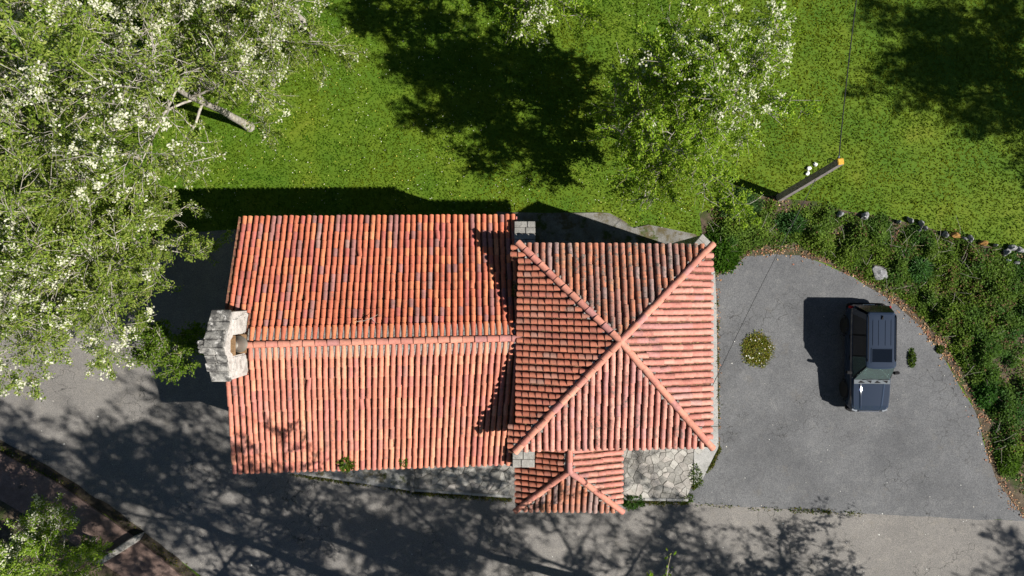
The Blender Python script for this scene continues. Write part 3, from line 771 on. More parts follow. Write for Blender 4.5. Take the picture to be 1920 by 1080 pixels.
for s in (-1, 1):
    b = MB(); b.tube([(s * .595, -.05, 1.865), (s * .60, .05, 1.915), (s * .60, 1.85, 1.915), (s * .595, 1.95, 1.865)], .022); b.build('roof_rail', M['black'], roofp, 0, True)
    for y in (.3, 1.1, 1.75):
        b = MB(); b.box((s * .60, y, 1.93), (.03, .09, .008)); b.build('rail_clip', M['cowl'], roofp, .004)
b = MB(); b.prism([(-.05, 1.76), (.03, 1.76), (.015, 1.93)], 1.89, [1.93, 1.93, 1.96]); b.build('antenna', M['black'], roofp)
# pillars
def P(side, k, y_base, y_top, out=0.0):
    w = gb['w'] + (gt['w'] - gb['w']) * k + out
    return (side * w, y_base + (y_top - y_base) * k, gb['z'] + (gt['z'] - gb['z']) * k)
for s in (-1, 1):
    for yb, yt, w in ((-.86, -.26, .05), (.12, .16, .06), (1.05, 1.06, .07), (2.10, 1.84, .26)):
        b = MB(); b.loft([[P(s, k, yb - w/2, yt - w/2, .004), P(s, k, yb + w/2, yt + w/2, .004), P(s, k, yb + w/2, yt + w/2, -.06), P(s, k, yb - w/2, yt - w/2, -.06)] for k in (0, 1)]); b.build('pillar', M['black' if yb < 2 else 'paint'], body, .006)
    for (a0, a1, c0_, c1) in ((-.83, .09, -.23, .13), (.15, 1.01, .19, 1.02), (1.09, 1.97, 1.10, 1.71)):
        b = MB(); q = [P(s, .03, a0, c0_), P(s, .03, a1, c1), P(s, .98, a1, c1), P(s, .98, a0, c0_)]
        b.loft([q, [(x - s * .012, y, z) for x, y, z in q]]); b.build('side_window', M['car_glass'] if a1 < .5 else M['tint_glass'], body)
    for y in (.0, .95):
        b = MB(); b.box((s * .925, y, .93), (.03, .18, .03)); b.build('door_handle', M['black'], body, .008)
    for y in (.10, 1.02):
        b = MB(); b.box((s * .916, y, .72), (.006, .012, .56)); b.build('door_gap', M['black'], body)
    b = MB(); b.box((s * 1.05, -.62, 1.15), (.25, .13, .18), s * .12); mi = b.build('wing_mirror', M['black'], car, .03)
    b = MB(); b.box((s * .93, -.62, 1.09), (.08, .05, .05)); b.build('arm', M['black'], mi, .01)
    for y in (-1.47, 1.42):
        b = MB(); rr_ = [(.27, -.11), (.36, -.12), (.375, -.08), (.375, .08), (.36, .12), (.27, .11)]
        b.loft([[(s * .80 + s * xx, y + q * math.cos(a_), .375 + q * math.sin(a_)) for a_ in [2*math.pi*j/24 for j in range(24)]] for q, xx in rr_]); wh = empty('wheel'); wh.parent = car
        b.build('tyre', M['rubber'], wh, 0, True)
        b = MB(); b.loft([[(s * (.80 + xx), y + q * math.cos(a_), .375 + q * math.sin(a_)) for a_ in [2*math.pi*j/20 for j in range(20)]] for q, xx in ((.265, .06), (.265, .10), (.24, .105), (.22, .07), (.05, .09))]); b.build('rim', M['alloy'], wh, 0, True)
        b = MB(); pts = [(s * .905, y + .45 * math.cos(a_), .375 + .45 * math.sin(a_)) for a_ in [math.pi * (j / 12) for j in range(13)]]
        b.tube(pts, .035, 6); b.build('wheel_arch', M['black'], body, 0, True)
# windscreen, cowl, wipers, rear window
def scr(yb, yt, wb, wt, z0, z1, m, name, th=.014):
    q = [(-wb, yb, z0), (wb, yb, z0), (wt, yt, z1), (-wt, yt, z1)]
    b = MB(); b.loft([q, [(x, y + (th if yb < 0 else -th), z - .004) for x, y, z in q]]); return b.build(name, m, body)
scr(-.95, -.315, .78, .61, 1.075, 1.81, M['car_glass'], 'windshield')
scr(2.33, 2.08, .74, .58, 1.06, 1.80, M['tint_glass'], 'rear_window')
b = MB(); b.box((0, -1.03, 1.105), (1.60, .19, .03)); cw = b.build('cowl', M['cowl'], body, .008)
for x0_, x1_, xm in ((-.62, -.30, -.50), (-.27, -.02, -.05), (.10, .40, .22), (.45, .70, .66)):
    b = MB(); b.prism([(x0_, -1.08), (x1_, -1.08), (xm, -.97)] if x0_ in (-.62, .10) else [(x0_, -.97), (x1_, -.97), (xm, -1.09)], 1.115, 1.124); b.build('vent', M['black'], cw)
for x in (-.45, .25):
    b = MB(); b.tube([(x, -.955, 1.12), (x + .48, -.90, 1.17)], .008, 5); b.build('wiper', M['black'], body)
b = MB(); b.box((0, -.72, 1.10), (1.4, .36, .06)); b.build('dashboard', M['seat_cloth'], body, .02)
for x in (-.38, .38):
    b = MB(); b.box((x, .1, 1.12), (.46, .5, .10)); b.box((x, .36, 1.36), (.44, .12, .5)); b.build('seat', M['seat_cloth'], body, .03)
b = MB(); b.box((0, 2.375, .78), (.5, .03, .12)); b.build('number_plate', plain('plate', (.7, .7, .68)), body, .005)

# ------------------------------------------------------------------ pole, wires, loose stones
pb, pt = at(1462, 371, 0), at(1576, 303, 6.55)
pole = empty('utility_pole', pb); tag(pole, 'leaning square grey pole with an orange lichen top on the lawn edge', 'pole')
b = MB(); rz = R(8); rings = []
for k in (0, .5, 1):
    c = (pt - pb) * k; w = .15 - .035 * k
    rings.append([(c.x + x * w * math.cos(rz) - y * w * math.sin(rz), c.y + x * w * math.sin(rz) + y * w * math.cos(rz), c.z - (.1 if k == 0 else 0)) for x, y in ((-1, -1), (1, -1), (1, 1), (-1, 1))])
b.loft(rings); b.build('post', M['post'], pole, .012)
tc = pt - pb
b = MB(); b.box((tc.x, tc.y, tc.z + .015), (.235, .235, .05), rz, .9); b.build('cap', M['post_top'], pole, .015)
b = MB(); b.tube([(tc.x - .05, tc.y + .05, tc.z - .2), (tc.x - .25, tc.y + .16, tc.z - .22), (tc.x - .36, tc.y + .12, tc.z - .25), (tc.x - .33, tc.y - .0, tc.z - .28)], .02, 6); b.build('hook', M['iron'], pole, 0, True)
b = MB(); b.tube([(tc.x - .03, tc.y + .1, tc.z - .1), (tc.x - .03, tc.y + .22, tc.z - .05)], .035, 8); b.build('insulator', M['cowl'], pole, 0, True)
def wire(a, b_, sag, label, rad=.014):
    m_ = MB(); pts = []
    for i in range(25):
        k = i / 24; p = lerp(a, b_, k); pts.append(p - Vector((0, 0, sag * 4 * k * (1 - k))))
    m_.tube(pts, rad, 5); o = m_.build('wire', M['wire'], None, 0, True); tag(o, label, 'wire')
wa = Vector((pt.x - .03, pt.y + .22, pt.z - .05)); wb_ = at(1622, -80, 6.9)
wire(wa, wa + (wb_ - wa) * 1.6, .25, 'dark overhead wire running from the pole top across the lawn', .02)
pm = pb + (pt - pb) * .66
wire(pm + Vector((-.02, -.10, 0)), at(1334, 727, 6.85), .12, 'thin overhead wire strung from the pole to the apse eaves', .012)

def rock(name, c, d, m, parent=None, seed=0):
    r = random.Random(seed); bm = bmesh.new(); bmesh.ops.create_icosphere(bm, subdivisions=2, radius=.5)
    for v in bm.verts:
        k = 1 + r.uniform(-.24, .24); v.co = Vector((v.co.x * d[0] * k, v.co.y * d[1] * k, v.co.z * d[2] * k))
    me = bpy.data.meshes.new(name); bm.to_mesh(me); bm.free()
    o = link(name, me, parent, m); o.location = c; o.rotation_euler = (0, 0, r.uniform(0, 6)); return o
for i, (x, y, s, w) in enumerate(((1514, 325, .20, 'flat white stone lying lowest beside the pole foot on grass'), (1517, 316, .23, 'middle one of three white stones on the grass by the pole'), (1529, 308, .21, 'white stone highest up the row of three beside the pole'))):
    p = at(x, y, .06); tag(rock('white_stone', p, (s, s * .8, .14), M['white_stone'], None, i + 3), w, 'stone')
wallr = empty('stone_wall', at(1750, 430)); tag(wallr, 'tumbled dry stone wall overgrown by brambles at the lawn edge', 'stone wall')
for i, (x, y, s, m) in enumerate([(1574, 399, .42, 'field_stone'), (1621, 402, .40, 'field_stone'), (1684, 413, .2, 'field_stone'), (1706, 410, .32, 'field_stone'), (1727, 417, .34, 'field_stone'), (1734, 425, .3, 'field_stone'), (1722, 429, .26, 'field_stone'), (1772, 437, .36, 'field_stone'), (1790, 438, .48, 'ochre_stone'), (1806, 444, .3, 'field_stone'), (1818, 445, .44, 'field_stone'), (1843, 453, .40, 'ochre_stone'), (1866, 457, .2, 'field_stone'), (1886, 470, .46, 'field_stone'), (1896, 462, .40, 'field_stone'), (1911, 465, .44, 'field_stone'), (1888, 487, .3, 'white_stone'), (1904, 490, .26, 'field_stone'), (1935, 474, .5, 'field_stone'), (1935, 480, .3, 'field_stone')]):
    p = at(x, y + 3, .08) - wallr.location; rock('stone', p, (s * random.uniform(.8, 1.15), s * random.uniform(.5, .75), .42), M[m], wallr, 40 + i)
# stone slabs by the west trees, and a boulder on the bank
def block(name, px, z, h, m, label, cat, bevel=.03):
    b = MB(); q = [at(x, y, z) for x, y in px]; c = sum((v for v in q), Vector()) / len(q)
    b.prism([(v.x - c.x, v.y - c.y) for v in q], -h - .02, 0)
    o = b.build(name, m, None, bevel); o.location = (c.x, c.y, z); return tag(o, label, cat)
block('stone_bench', [(88, 440), (121, 442), (121, 497), (87, 497)], .42, .42, M['stone_white'], 'pale stone bench block under the trees west of the chapel', 'bench')
block('stone_slab', [(78, 512), (122, 515), (121, 610), (75, 608)], .10, .10, M['stone_white'], 'pale stone paving slab at the lane edge under the trees', 'slab')
block('retaining_wall', [(262, 1003), (252, 1020), (188, 1060), (175, 1056), (240, 1012)], .5, .5, M['stone'], 'short mossy stone wall crossing the reddish footpath', 'wall')
block('drain_cover', [(1352, 690), (1353, 690), (1353, 691), (1352, 691)], .02, .01, M['iron'], '', '') if False else None
p = at(1648, 512, .12); tag(rock('boulder', p, (.85, .6, .34), M['field_stone'], None, 77), 'pale grey boulder half buried on the bank above the car', 'boulder')

# ------------------------------------------------------------------ vegetation
def leaves_mesh(name, P0, D, N, L, W, tint, parent, m, fold=.25):
    """kite shaped leaves: base P0, direction D, face normal N, length L, width W"""
    n = len(P0); S = np.cross(D, N); S /= np.linalg.norm(S, axis=1, keepdims=True) + 1e-9
    L = L[:, None]; W = W[:, None]
    V = np.empty((n, 4, 3)); mid = P0 + D * L * .48
    V[:, 0] = P0; V[:, 1] = mid + S * W * .5 + N * W * fold * .5; V[:, 2] = P0 + D * L; V[:, 3] = mid - S * W * .5 + N * W * fold * .5
    F = np.arange(n * 4).reshape(n, 4)
    return link(name, np_mesh(name, V.reshape(-1, 3), F, tint), parent, m)

def unit(a): return a / (np.linalg.norm(a, axis=1, keepdims=True) + 1e-9)

def tubes_mesh(name, lines, parent, m):
    """lines: (points (k,3), radii (k,), sides)"""
    Vs, Fs = [], []; o_ = 0
    for pts, rad, k in lines:
        n = len(pts); d = np.gradient(pts, axis=0); d = unit(d)
        ref = np.where(np.abs(d[:, 2:3]) < .9, np.array([[0, 0, 1.]]), np.array([[1., 0, 0]]))
        a = unit(np.cross(d, ref)); c = np.cross(d, a); th = np.arange(k) * 2 * np.pi / k
        V = pts[:, None, :] + rad[:, None, None] * (a[:, None, :] * np.cos(th)[None, :, None] + c[:, None, :] * np.sin(th)[None, :, None])
        Vs.append(V.reshape(-1, 3)); i = np.arange(n - 1)[:, None] * k; j = np.arange(k)[None, :]; j2 = (j + 1) % k
        Fs.append(np.stack([i + j, i + j2, i + k + j2, i + k + j], -1).reshape(-1, 4) + o_); o_ += n * k
    return link(name, np_mesh(name, np.vstack(Vs), np.vstack(Fs), None, True), parent, m)

def curve_line(r, p, d, L, n, bend, up):
    """a wandering branch; up > 0 turns it skyward"""
    pts = [p]; d = d / np.linalg.norm(d)
    for i in range(n):
        d = d + r.normal(0, bend, 3) + np.array([0, 0, up]); d /= np.linalg.norm(d); pts.append(pts[-1] + d * L / n)
    return np.array(pts), d

GREENS = np.array([1.68, 1.92, .95]) * np.array([(.120, .160, .024), (.095, .140, .018), (.150, .180, .034), (.075, .120, .016), (.19, .21, .06)])
def grow_tree(name, seed, h, rad, z0, trunk_r, limbs, n_leaf, leaf=(.12, .05), flowers=.0, flower_side=None, lean=(0, 0), bare=.0, shape=1.0, nb=9, nt=8, dens_top=False, two_stems=False, jit=.06, hue=(1, 1, 1)):
    r = np.random.default_rng(seed); root = empty(name)
    lines = []; twigs = []
    stems = [(np.array([0, 0, -.1]), np.array([lean[0], lean[1], 1.0]))]
    if two_stems: stems.append((np.array([.1, .15, -.1]), np.array([lean[0] + .25, lean[1] - .2, 1.0])))
    for sp, sd in stems:
        T, _ = curve_line(r, sp, sd, h * .86, 12, .035, .01)
        tr = trunk_r * (1 - .88 * np.linspace(0, 1, 13) ** .9); tr[0] *= 1.35
        lines.append((T, tr, 9))
        nl = limbs // len(stems)
        for i in range(nl):
            k = (i + r.uniform(0, .8)) / nl; zz = z0 / (h * .86) + (1 - z0 / (h * .86)) * k
            f = min(.999, zz) * 12; j = int(f); p = T[j] + (T[min(12, j+1)] - T[j]) * (f - j)
            az = i * 2.399 + r.normal(0, .35); el = R(15 + 45 * k + r.normal(0, 8))
            prof = math.sin(math.pi * min(1, .22 + .80 * k)) ** .6 * shape
            Ll = rad * r.uniform(.75, 1.12) * max(.35, prof) / math.cos(el) * .86
            d = np.array([math.cos(az) * math.cos(el), math.sin(az) * math.cos(el), math.sin(el)])
            Lp, _ = curve_line(r, p, d, Ll, 9, .13, .015)
            lr = max(.02, tr[j] * .55) * (1 - .85 * np.linspace(0, 1, 10)); lines.append((Lp, lr, 6))
            for q in range(nb):
                f2 = (.22 + .78 * (q + r.random()) / nb) * 9; j2 = min(8, int(f2)); p2 = Lp[j2] + (Lp[j2+1] - Lp[j2]) * (f2 - j2)
                tang = unit((Lp[j2+1] - Lp[j2])[None])[0]; d2 = tang * .6 + r.normal(0, .62, 3); d2[2] += .08
                Lb = Ll * r.uniform(.20, .42); Bp, _ = curve_line(r, p2, d2, Lb, 5, .2, .02)
                lines.append((Bp, max(.014, lr[j2] * .55) * (1 - .75 * np.linspace(0, 1, 6)), 4))
                for w in range(nt):
                    f3 = (.15 + .85 * (w + r.random()) / nt) * 5; j3 = min(4, int(f3)); p3 = Bp[j3] + (Bp[j3+1] - Bp[j3]) * (f3 - j3)
                    tg = unit((Bp[j3+1] - Bp[j3])[None])[0]; d3 = tg * .7 + r.normal(0, .6, 3)
                    Tp, _ = curve_line(r, p3, d3, r.uniform(.4, .95) * (rad / 4.5) ** .5, 3, .22, .03)
                    lines.append((Tp, np.array([.007, .006, .005, .003]) * 2.0, 3)); twigs.append(Tp)
    tubes_mesh('trunk', lines, root, M['bark'])
    # leaves in tufts along the twigs
    TW = np.array(twigs); nt_ = len(TW); lively = r.random(nt_) > bare; TW = TW[lively]; nt_ = len(TW)
    wgt = np.clip(r.gamma(3.0, .5, nt_), .2, 4)
    cen = TW[:, 2]; wgt *= .55 + .9 * vnoise(cen[:, 0] + 50, cen[:, 1] + cen[:, 2] * .7 + 50, .9, seed)
    idx = r.choice(nt_, n_leaf, p=wgt / wgt.sum())
    k = 3 * (1 - r.random(n_leaf) ** 1.6 * .9); j = np.minimum(2, k.astype(int)); f = (k - j)[:, None]
    P0 = TW[idx, j] * (1 - f) + TW[idx, j+1] * f; tg = unit(TW[idx, j+1] - TW[idx, j])
    P0 = P0 + r.normal(0, jit, (n_leaf, 3))
    D = unit(tg * .55 + r.normal(0, .55, (n_leaf, 3)) + np.array([0, 0, .12]))
    N = unit(np.array([0.25, -.1, .9]) + r.normal(0, .55, (n_leaf, 3))); N = unit(N - D * (N * D).sum(1, keepdims=True))
    L = leaf[0] * r.uniform(.6, 1.3, n_leaf); W = leaf[1] * r.uniform(.7, 1.25, n_leaf)
    tint = GREENS[r.choice(5, n_leaf, p=[.3, .25, .2, .15, .1])] * (r.uniform(.75, 1.2, (n_leaf, 1))) * (.80 + .4 * vnoise(P0[:, 0], P0[:, 1], .6, seed + 3))[:, None] * np.array(hue)
    leaves_mesh('crown', P0, D, N, L, W, tint, root, M['leaf'])
    if flowers > 0:
        nf = int(nt_ * flowers); w2 = np.clip(vnoise(cen[:, 0] + 9, cen[:, 1] + 90, .55, seed + 7) - .35, .01, 1) ** 1.5 * np.clip((cen[:, 2] - z0) / (h - z0), .15, 1)
        if flower_side is not None: w2 = w2 * np.clip((cen[:, 0] * flower_side[0] + cen[:, 1] * flower_side[1]) / rad + .25, .06, 1) ** 1.4
        fi = r.choice(nt_, nf, p=w2 / w2.sum()); per = 9
        c = TW[fi, 3][:, None, :] * .8 + TW[fi, 2][:, None, :] * .2 + r.normal(0, .065, (nf, per, 3)); c = c.reshape(-1, 3); m_ = len(c)
        D = unit(r.normal(0, 1, (m_, 3)) * [1, 1, .5]); N = unit(np.array([.2, -.1, .9]) + r.normal(0, .4, (m_, 3))); N = unit(N - D * (N * D).sum(1, keepdims=True))
        tint = np.array([(.74, .72, .60)]) * r.uniform(.8, 1.08, (m_, 1))
        leaves_mesh('blossom', c, D, N, r.uniform(.05, .10, m_), r.uniform(.045, .08, m_), tint, root, M['leaf'])
    return root

def copy_tree(o, loc, rz, sc):
    c = o.copy(); col.objects.link(c); c.location = loc; c.rotation_euler = (0, 0, rz); c.scale = (sc, sc, sc)
    for ch in o.children:
        d = ch.copy(); col.objects.link(d); d.parent = c
    return c

WEST = 'white-flowering trees west of the chapel'
tall = [grow_tree('flowering_tree', 101, 13.0, 4.6, 4.6, .23, 16, 36000, (.12, .050), .75, bare=.08, hue=(.98, .86, 1.75), lean=(-.02, .03)),
        grow_tree('flowering_tree', 202, 13.8, 4.6, 3.8, .19, 16, 33000, (.12, .050), .7, bare=.14, hue=(.98, .86, 1.75), lean=(-.04, .02)),
        grow_tree('flowering_tree', 303, 12.0, 4.9, 4.0, .21, 17, 38000, (.12, .050), .8, bare=.06, hue=(.98, .86, 1.75), lean=(.03, .0)),
        grow_tree('flowering_tree', 711, 13.2, 4.7, 6.4, .24, 15, 19000, (.14, .06), .1, bare=.1, jit=.05),
        grow_tree('flowering_tree', 722, 13.0, 4.5, 6.2, .22, 14, 17000, (.14, .06), .1, bare=.14, jit=.05, lean=(.03, .02))]
used = [False] * 5
def place_tree(v, px, rz, sc, label, group):
    loc = at(*px); 
    if used[v]: o = copy_tree(tall[v], loc, rz, sc)
    else:
        o = tall[v]; used[v] = True; o.location = loc; o.rotation_euler = (0, 0, rz); o.scale = (sc, sc, sc)
    o['label'] = label; o['category'] = 'tree'; o['group'] = group; return o
place_tree(1, (468, 238), 0.0, 1.0, 'tall white-flowering tree whose pale trunk foot stands closest to the open lawn', WEST)
place_tree(0, (255, 290), 1.1, .95, 'white-flowering tree with a short bare trunk between lawn and stone bench', WEST)
place_tree(2, (508, 156), 2.3, 1.0, 'white-flowering tree with a dark sharply leaning trunk above the lawn edge', WEST)
place_tree(0, (208, 196), 3.4, .95, 'white-flowering tree with a grey trunk amid the west tree group', WEST)
place_tree(1, (305, 122), 4.0, .95, 'white-flowering tree with a long straight trunk amid the west tree group', WEST)
place_tree(2, (585, 60), 5.2, .92, 'white-flowering tree at the lawn end of the west tree group', WEST)
place_tree(2, (318, 486), 0.7, .92, 'low spreading white-flowering tree over the asphalt before the bell gable', WEST)
place_tree(0, (120, 400), 5.6, .88, 'white-flowering tree behind the pale stone bench', WEST)
place_tree(1, (60, 610), 2.0, .78, 'white-flowering tree on the lane edge past the stone slab', WEST)
o = grow_tree('flowering_tree', 404, 9.0, 4.0, 2.6, .17, 26, 105000, (.105, .052), .40, (.45, .75), nb=10, nt=9, jit=.06); o.location = at(1200, 270)
tag(o, 'round leafy white-flowering tree alone on the lawn behind the apse', 'tree')
o = grow_tree('flowering_tree', 811, 10.0, 3.5, 4.6, .15, 15, 42000, (.115, .050), .7, lean=(.02, .0), hue=(.98, .86, 1.75)); o.location = at(372, 462)
tag(o, 'white-flowering tree whose crown brushes the nave roof verge', 'tree', WEST)
o = grow_tree('young_tree', 933, 6.0, 1.45, 2.9, .06, 9, 8000, (.12, .055), 0, nb=7, nt=6, hue=(.55, .58, .75)); o.location = at(386, 648)
tag(o, 'small dark green leafy tree without blossom before the bell gable', 'tree')
o = grow_tree('flowering_tree', 505, 8.6, 3.6, 2.8, .16, 14, 56000, (.105, .05), .22); o.location = at(985, 22)
tag(o, 'white-flowering tree at the far lawn side casting shade on the grass', 'tree')
o = grow_tree('flowering_tree', 606, 6.0, 2.8, 1.6, .10, 15, 36000, (.11, .05), 1.0, (-.3, .2), nb=8, nt=7, hue=(.85, .85, 1.2)); o.location = at(180, 1010)
tag(o, 'small white-flowering tree beside the reddish footpath', 'tree')
SOUTH = 'tall trees along the south side of the lane'
for v, px, rz, sc, w in ((3, (1250, 1136), 1.0, 1.3, 'opposite the chapel porch'), (4, (1000, 1156), 2.2, 1.35, 'opposite the middle of the nave'), (3, (800, 1146), 4.0, 1.35, 'opposite the bell gable'), (4, (1490, 1185), 5.0, 1.25, 'opposite the apse corner'), (3, (1810, 1222), .3, 1.02, 'opposite the parked car'), (4, (2410, 1262), 2.9, .9, 'past the end of the parking lot')):
    place_tree(v, px, rz, sc, 'tall tree across the lane ' + w + ' casting dappled shade', SOUTH)
place_tree(2, (2165, 245), 1.7, 1.0, 'leafy tree casting the ragged dark shadow on the open lawn', 'trees beyond the lawn')
place_tree(0, (2300, 265), .4, 1.0, 'leafy tree farther out beyond the shaded corner of the lawn', 'trees beyond the lawn')

# lawn grass, flowers ---------------------------------------------------
ROADa, LOTa, VERGEa, PATHa = ROAD, LOT, VERGE, PATH
BUILD = [(-10.6, -7.4), (7.3, -7.4), (7.3, 1.4), (.4, 1.9), (.3, 2.2), (-10.3, 2.2)]
APRON = ground_poly([(960, 398), (1142, 399), (1188, 428), (1262, 430), (1303, 440), (1330, 462), (1330, 520), (960, 520)])
def scatter_lawn(n, r):
    Pp = np.stack([r.uniform(-25, 25, n), r.uniform(-15, 15, n)], 1)
    bad = in_poly(Pp, ROADa) | in_poly(Pp, LOTa) | in_poly(Pp, VERGEa) | in_poly(Pp, PATHa) | in_poly(Pp, BUILD) | in_poly(Pp, APRON) | (Pp[:, 1] < -9.0) | ((Pp[:, 0] > 6) & (Pp[:, 1] < -2))
    return Pp[~bad]
r = np.random.default_rng(31)
Pp = scatter_lawn(330000, r); n = len(Pp)
dens = vnoise(Pp[:, 0], Pp[:, 1], .5, 1) * .5 + vnoise(Pp[:, 0], Pp[:, 1], 2.2, 2) * .5
Pp = Pp[r.random(n) < .35 + dens * .8]; n = len(Pp)
z = np.zeros((n, 1)); P0 = np.hstack([Pp, z])
D = unit(np.stack([r.normal(0, .75, n), r.normal(0, .75, n), r.uniform(.15, .55, n)], 1)); N = unit(np.array([0, 0, 1.]) + r.normal(0, .3, (n, 3))); N = unit(N - D * (N * D).sum(1, keepdims=True))
kk = vnoise(Pp[:, 0], Pp[:, 1], .35, 4) * .55 + vnoise(Pp[:, 0], Pp[:, 1], 1.6, 6) * .45
east = np.clip((Pp[:, 0] + 2) / 16, 0, 1)                     # drier, yellower sward towards the east
kk = np.clip((kk - .5) * 1.1 + .36 + east * .26, 0, 1)[:, None]
tint = (np.array([[.036, .096, .004]]) * (1 - kk) + np.array([[.115, .138, .005]]) * kk) * r.uniform(.78, 1.22, (n, 1))
o = leaves_mesh('grass', P0, D, N, r.uniform(.07, .15, n), r.uniform(.035, .065, n), tint, None, M['blade'], .1); tag(o, 'short green lawn grass', 'grass', kind='stuff')
def specks(name, Pp, z, size, cols_, r, label, cat, m='tinted', flat=.15):
    n = len(Pp); P0 = np.hstack([Pp, z + np.zeros((n, 1))]); a_ = r.uniform(0, 6.283, n)
    D = unit(np.stack([np.cos(a_), np.sin(a_), r.normal(0, flat, n)], 1)); N = unit(np.array([0, 0, 1.]) + r.normal(0, flat, (n, 3))); N = unit(N - D * (N * D).sum(1, keepdims=True))
    cols_ = np.array(cols_); tint = cols_[r.integers(0, len(cols_), n)] * r.uniform(.75, 1.15, (n, 1))
    s = r.uniform(*size, n); o = leaves_mesh(name, P0, D, N, s, s * r.uniform(.5, .9, n), tint, None, M[m]); return tag(o, label, cat, kind='stuff')
r = np.random.default_rng(32); Pp = scatter_lawn(9000, r); Pp = Pp[(vnoise(Pp[:, 0], Pp[:, 1], .45, 21) > .42) & (Pp[:, 0] < 9)]
specks('daisies', Pp, .10, (.03, .055), [(.62, .60, .50), (.62, .52, .08), (.55, .55, .15), (.66, .64, .56)], r, 'tiny white and yellow lawn flowers', 'flowers')

# bramble bank ------------------------------------------------------------
r = np.random.default_rng(33)
def scatter(poly, n, r):
    xs = [p[0] for p in poly]; ys = [p[1] for p in poly]
    Pp = np.stack([r.uniform(max(-25, min(xs)), min(27, max(xs)), n), r.uniform(min(ys), max(ys), n)], 1); return Pp[in_poly(Pp, poly)]
def edge_dist(Pp, poly):
    d = np.full(len(Pp), 1e9); P_ = np.array(poly)
    for i in range(len(P_)):
        a, b_ = P_[i], P_[(i+1) % len(P_)]; ab = b_ - a; tt = np.clip(((Pp - a) @ ab) / (ab @ ab + 1e-9), 0, 1); d = np.minimum(d, np.linalg.norm(Pp - (a + tt[:, None] * ab), axis=1))
    return d
BR = wobble(ground_poly([(1325, 400), (1400, 366), (1460, 366), (1530, 378), (1600, 396), (1680, 408), (1740, 422), (1800, 446), (1860, 462), (1960, 480), (2300, 560), (2300, 1010), (1960, 975), (1925, 945), (1885, 895), (1862, 840), (1842, 770), (1808, 700), (1775, 650), (1730, 600), (1690, 565), (1645, 535), (1600, 510), (1545, 486), (1500, 470), (1440, 465), (1400, 472), (1365, 495), (1338, 508)]), .4, .30, 12)
Pp = scatter(BR, 420000, r); ed = edge_dist(Pp, BR)
clump = vnoise(Pp[:, 0], Pp[:, 1], .8, 41) * .6 + vnoise(Pp[:, 0], Pp[:, 1], 2.1, 42) * .4
south = np.clip((-Pp[:, 1] - .5) / 4, 0, 1)                   # thinner towards the lane
keep = r.random(len(Pp)) < np.clip((clump - .20 - .17 * south) * 4.0, .10, 1) * np.clip(ed / .3, .2, 1)
Pp, ed, clump = Pp[keep], ed[keep], clump[keep]; n = len(Pp)
ht = np.clip(clump * 1.0 - .22, .06, .62) * np.clip(ed / .7, .15, 1); z = ht * r.random(n) ** .45
P0 = np.hstack([Pp, z[:, None]])
D = unit(r.normal(0, 1, (n, 3)) * [1, 1, .45] + [0, 0, .1]); N = unit(np.array([.1, 0, .9]) + r.normal(0, .5, (n, 3))); N = unit(N - D * (N * D).sum(1, keepdims=True))
hue = np.clip((vnoise(Pp[:, 0], Pp[:, 1], .55, 44) * .6 + vnoise(Pp[:, 0], Pp[:, 1], 1.9, 45) * .4 - .28) * 2.2, 0, 1)[:, None]
tint = (np.array([[.040, .100, .018]]) * (1 - hue) + np.array([[.120, .185, .024]]) * hue) * r.uniform(.6, 1.45, (n, 1)); tint[r.random(n) < .02 + .14 * (vnoise(Pp[:, 0], Pp[:, 1], 1.2, 47) > .68)] = (.17, .10, .055)
o = leaves_mesh('undergrowth', P0, D, N, r.uniform(.07, .14, n), r.uniform(.045, .09, n), tint, None, M['leaf']); tag(o, 'dense bramble and ivy undergrowth on the bank', 'undergrowth', kind='stuff')
stems_ = []
for i in range(260):
    q = Pp[r.integers(0, n)]; a_ = r.uniform(0, 6.28); Lp, _ = curve_line(r, np.array([q[0], q[1], .1]), np.array([math.cos(a_), math.sin(a_), .7]), r.uniform(.5, 1.3), 5, .15, -.22); Lp[:, 2] = np.maximum(Lp[:, 2], .03); stems_.append((Lp, np.linspace(.01, .005, 6), 3))
o = tubes_mesh('bramble_stems', stems_, None, M['bark']); tag(o, 'thin arching bramble stems on the bank', 'stems', kind='stuff')
# fallen leaves: along the lot edge and on the bank
r = np.random.default_rng(34); edge = [at(x, y) for x, y in [(1340, 523), (1370, 503), (1400, 482), (1440, 475), (1500, 478), (1545, 494), (1600, 518), (1640, 545), (1680, 570), (1722, 610), (1760, 655), (1795, 712), (1830, 775), (1850, 850), (1872, 910), (1920, 972)]]
pts = []
for a, b_ in zip(edge, edge[1:]):
    k = int((b_ - a).length * 110); s = r.random(k)[:, None]; nrm = np.array([-(b_ - a).y, (b_ - a).x]); nrm = nrm / np.linalg.norm(nrm)
    pts.append(np.array([a.x, a.y]) * (1 - s) + np.array([b_.x, b_.y]) * s + nrm * (r.normal(.12, .14, (k, 1)) + .35 * (vnoise(s * 9, s * 0, 1.0, k) - .4)))
pts = np.vstack(pts); pts = pts[r.random(len(pts)) < .15 + 1.1 * vnoise(pts[:, 0], pts[:, 1], 1.1, 51)]
more = scatter(BR, 9000, r); more = more[vnoise(more[:, 0], more[:, 1], .8, 41) < .5]
west = np.stack([np.full(220, at(1345, 0).x) + r.normal(0, .06, 220), r.uniform(at(0, 835).y, at(0, 540).y, 220)], 1)
specks('fallen_leaves', np.vstack([pts, more, west]), .025, (.05, .11), [(.25, .13, .06), (.34, .20, .10), (.18, .10, .055), (.42, .29, .17), (.30, .13, .08)], r, 'dry brown fallen leaves along the asphalt edge', 'fallen leaves', 'tinted', .4)
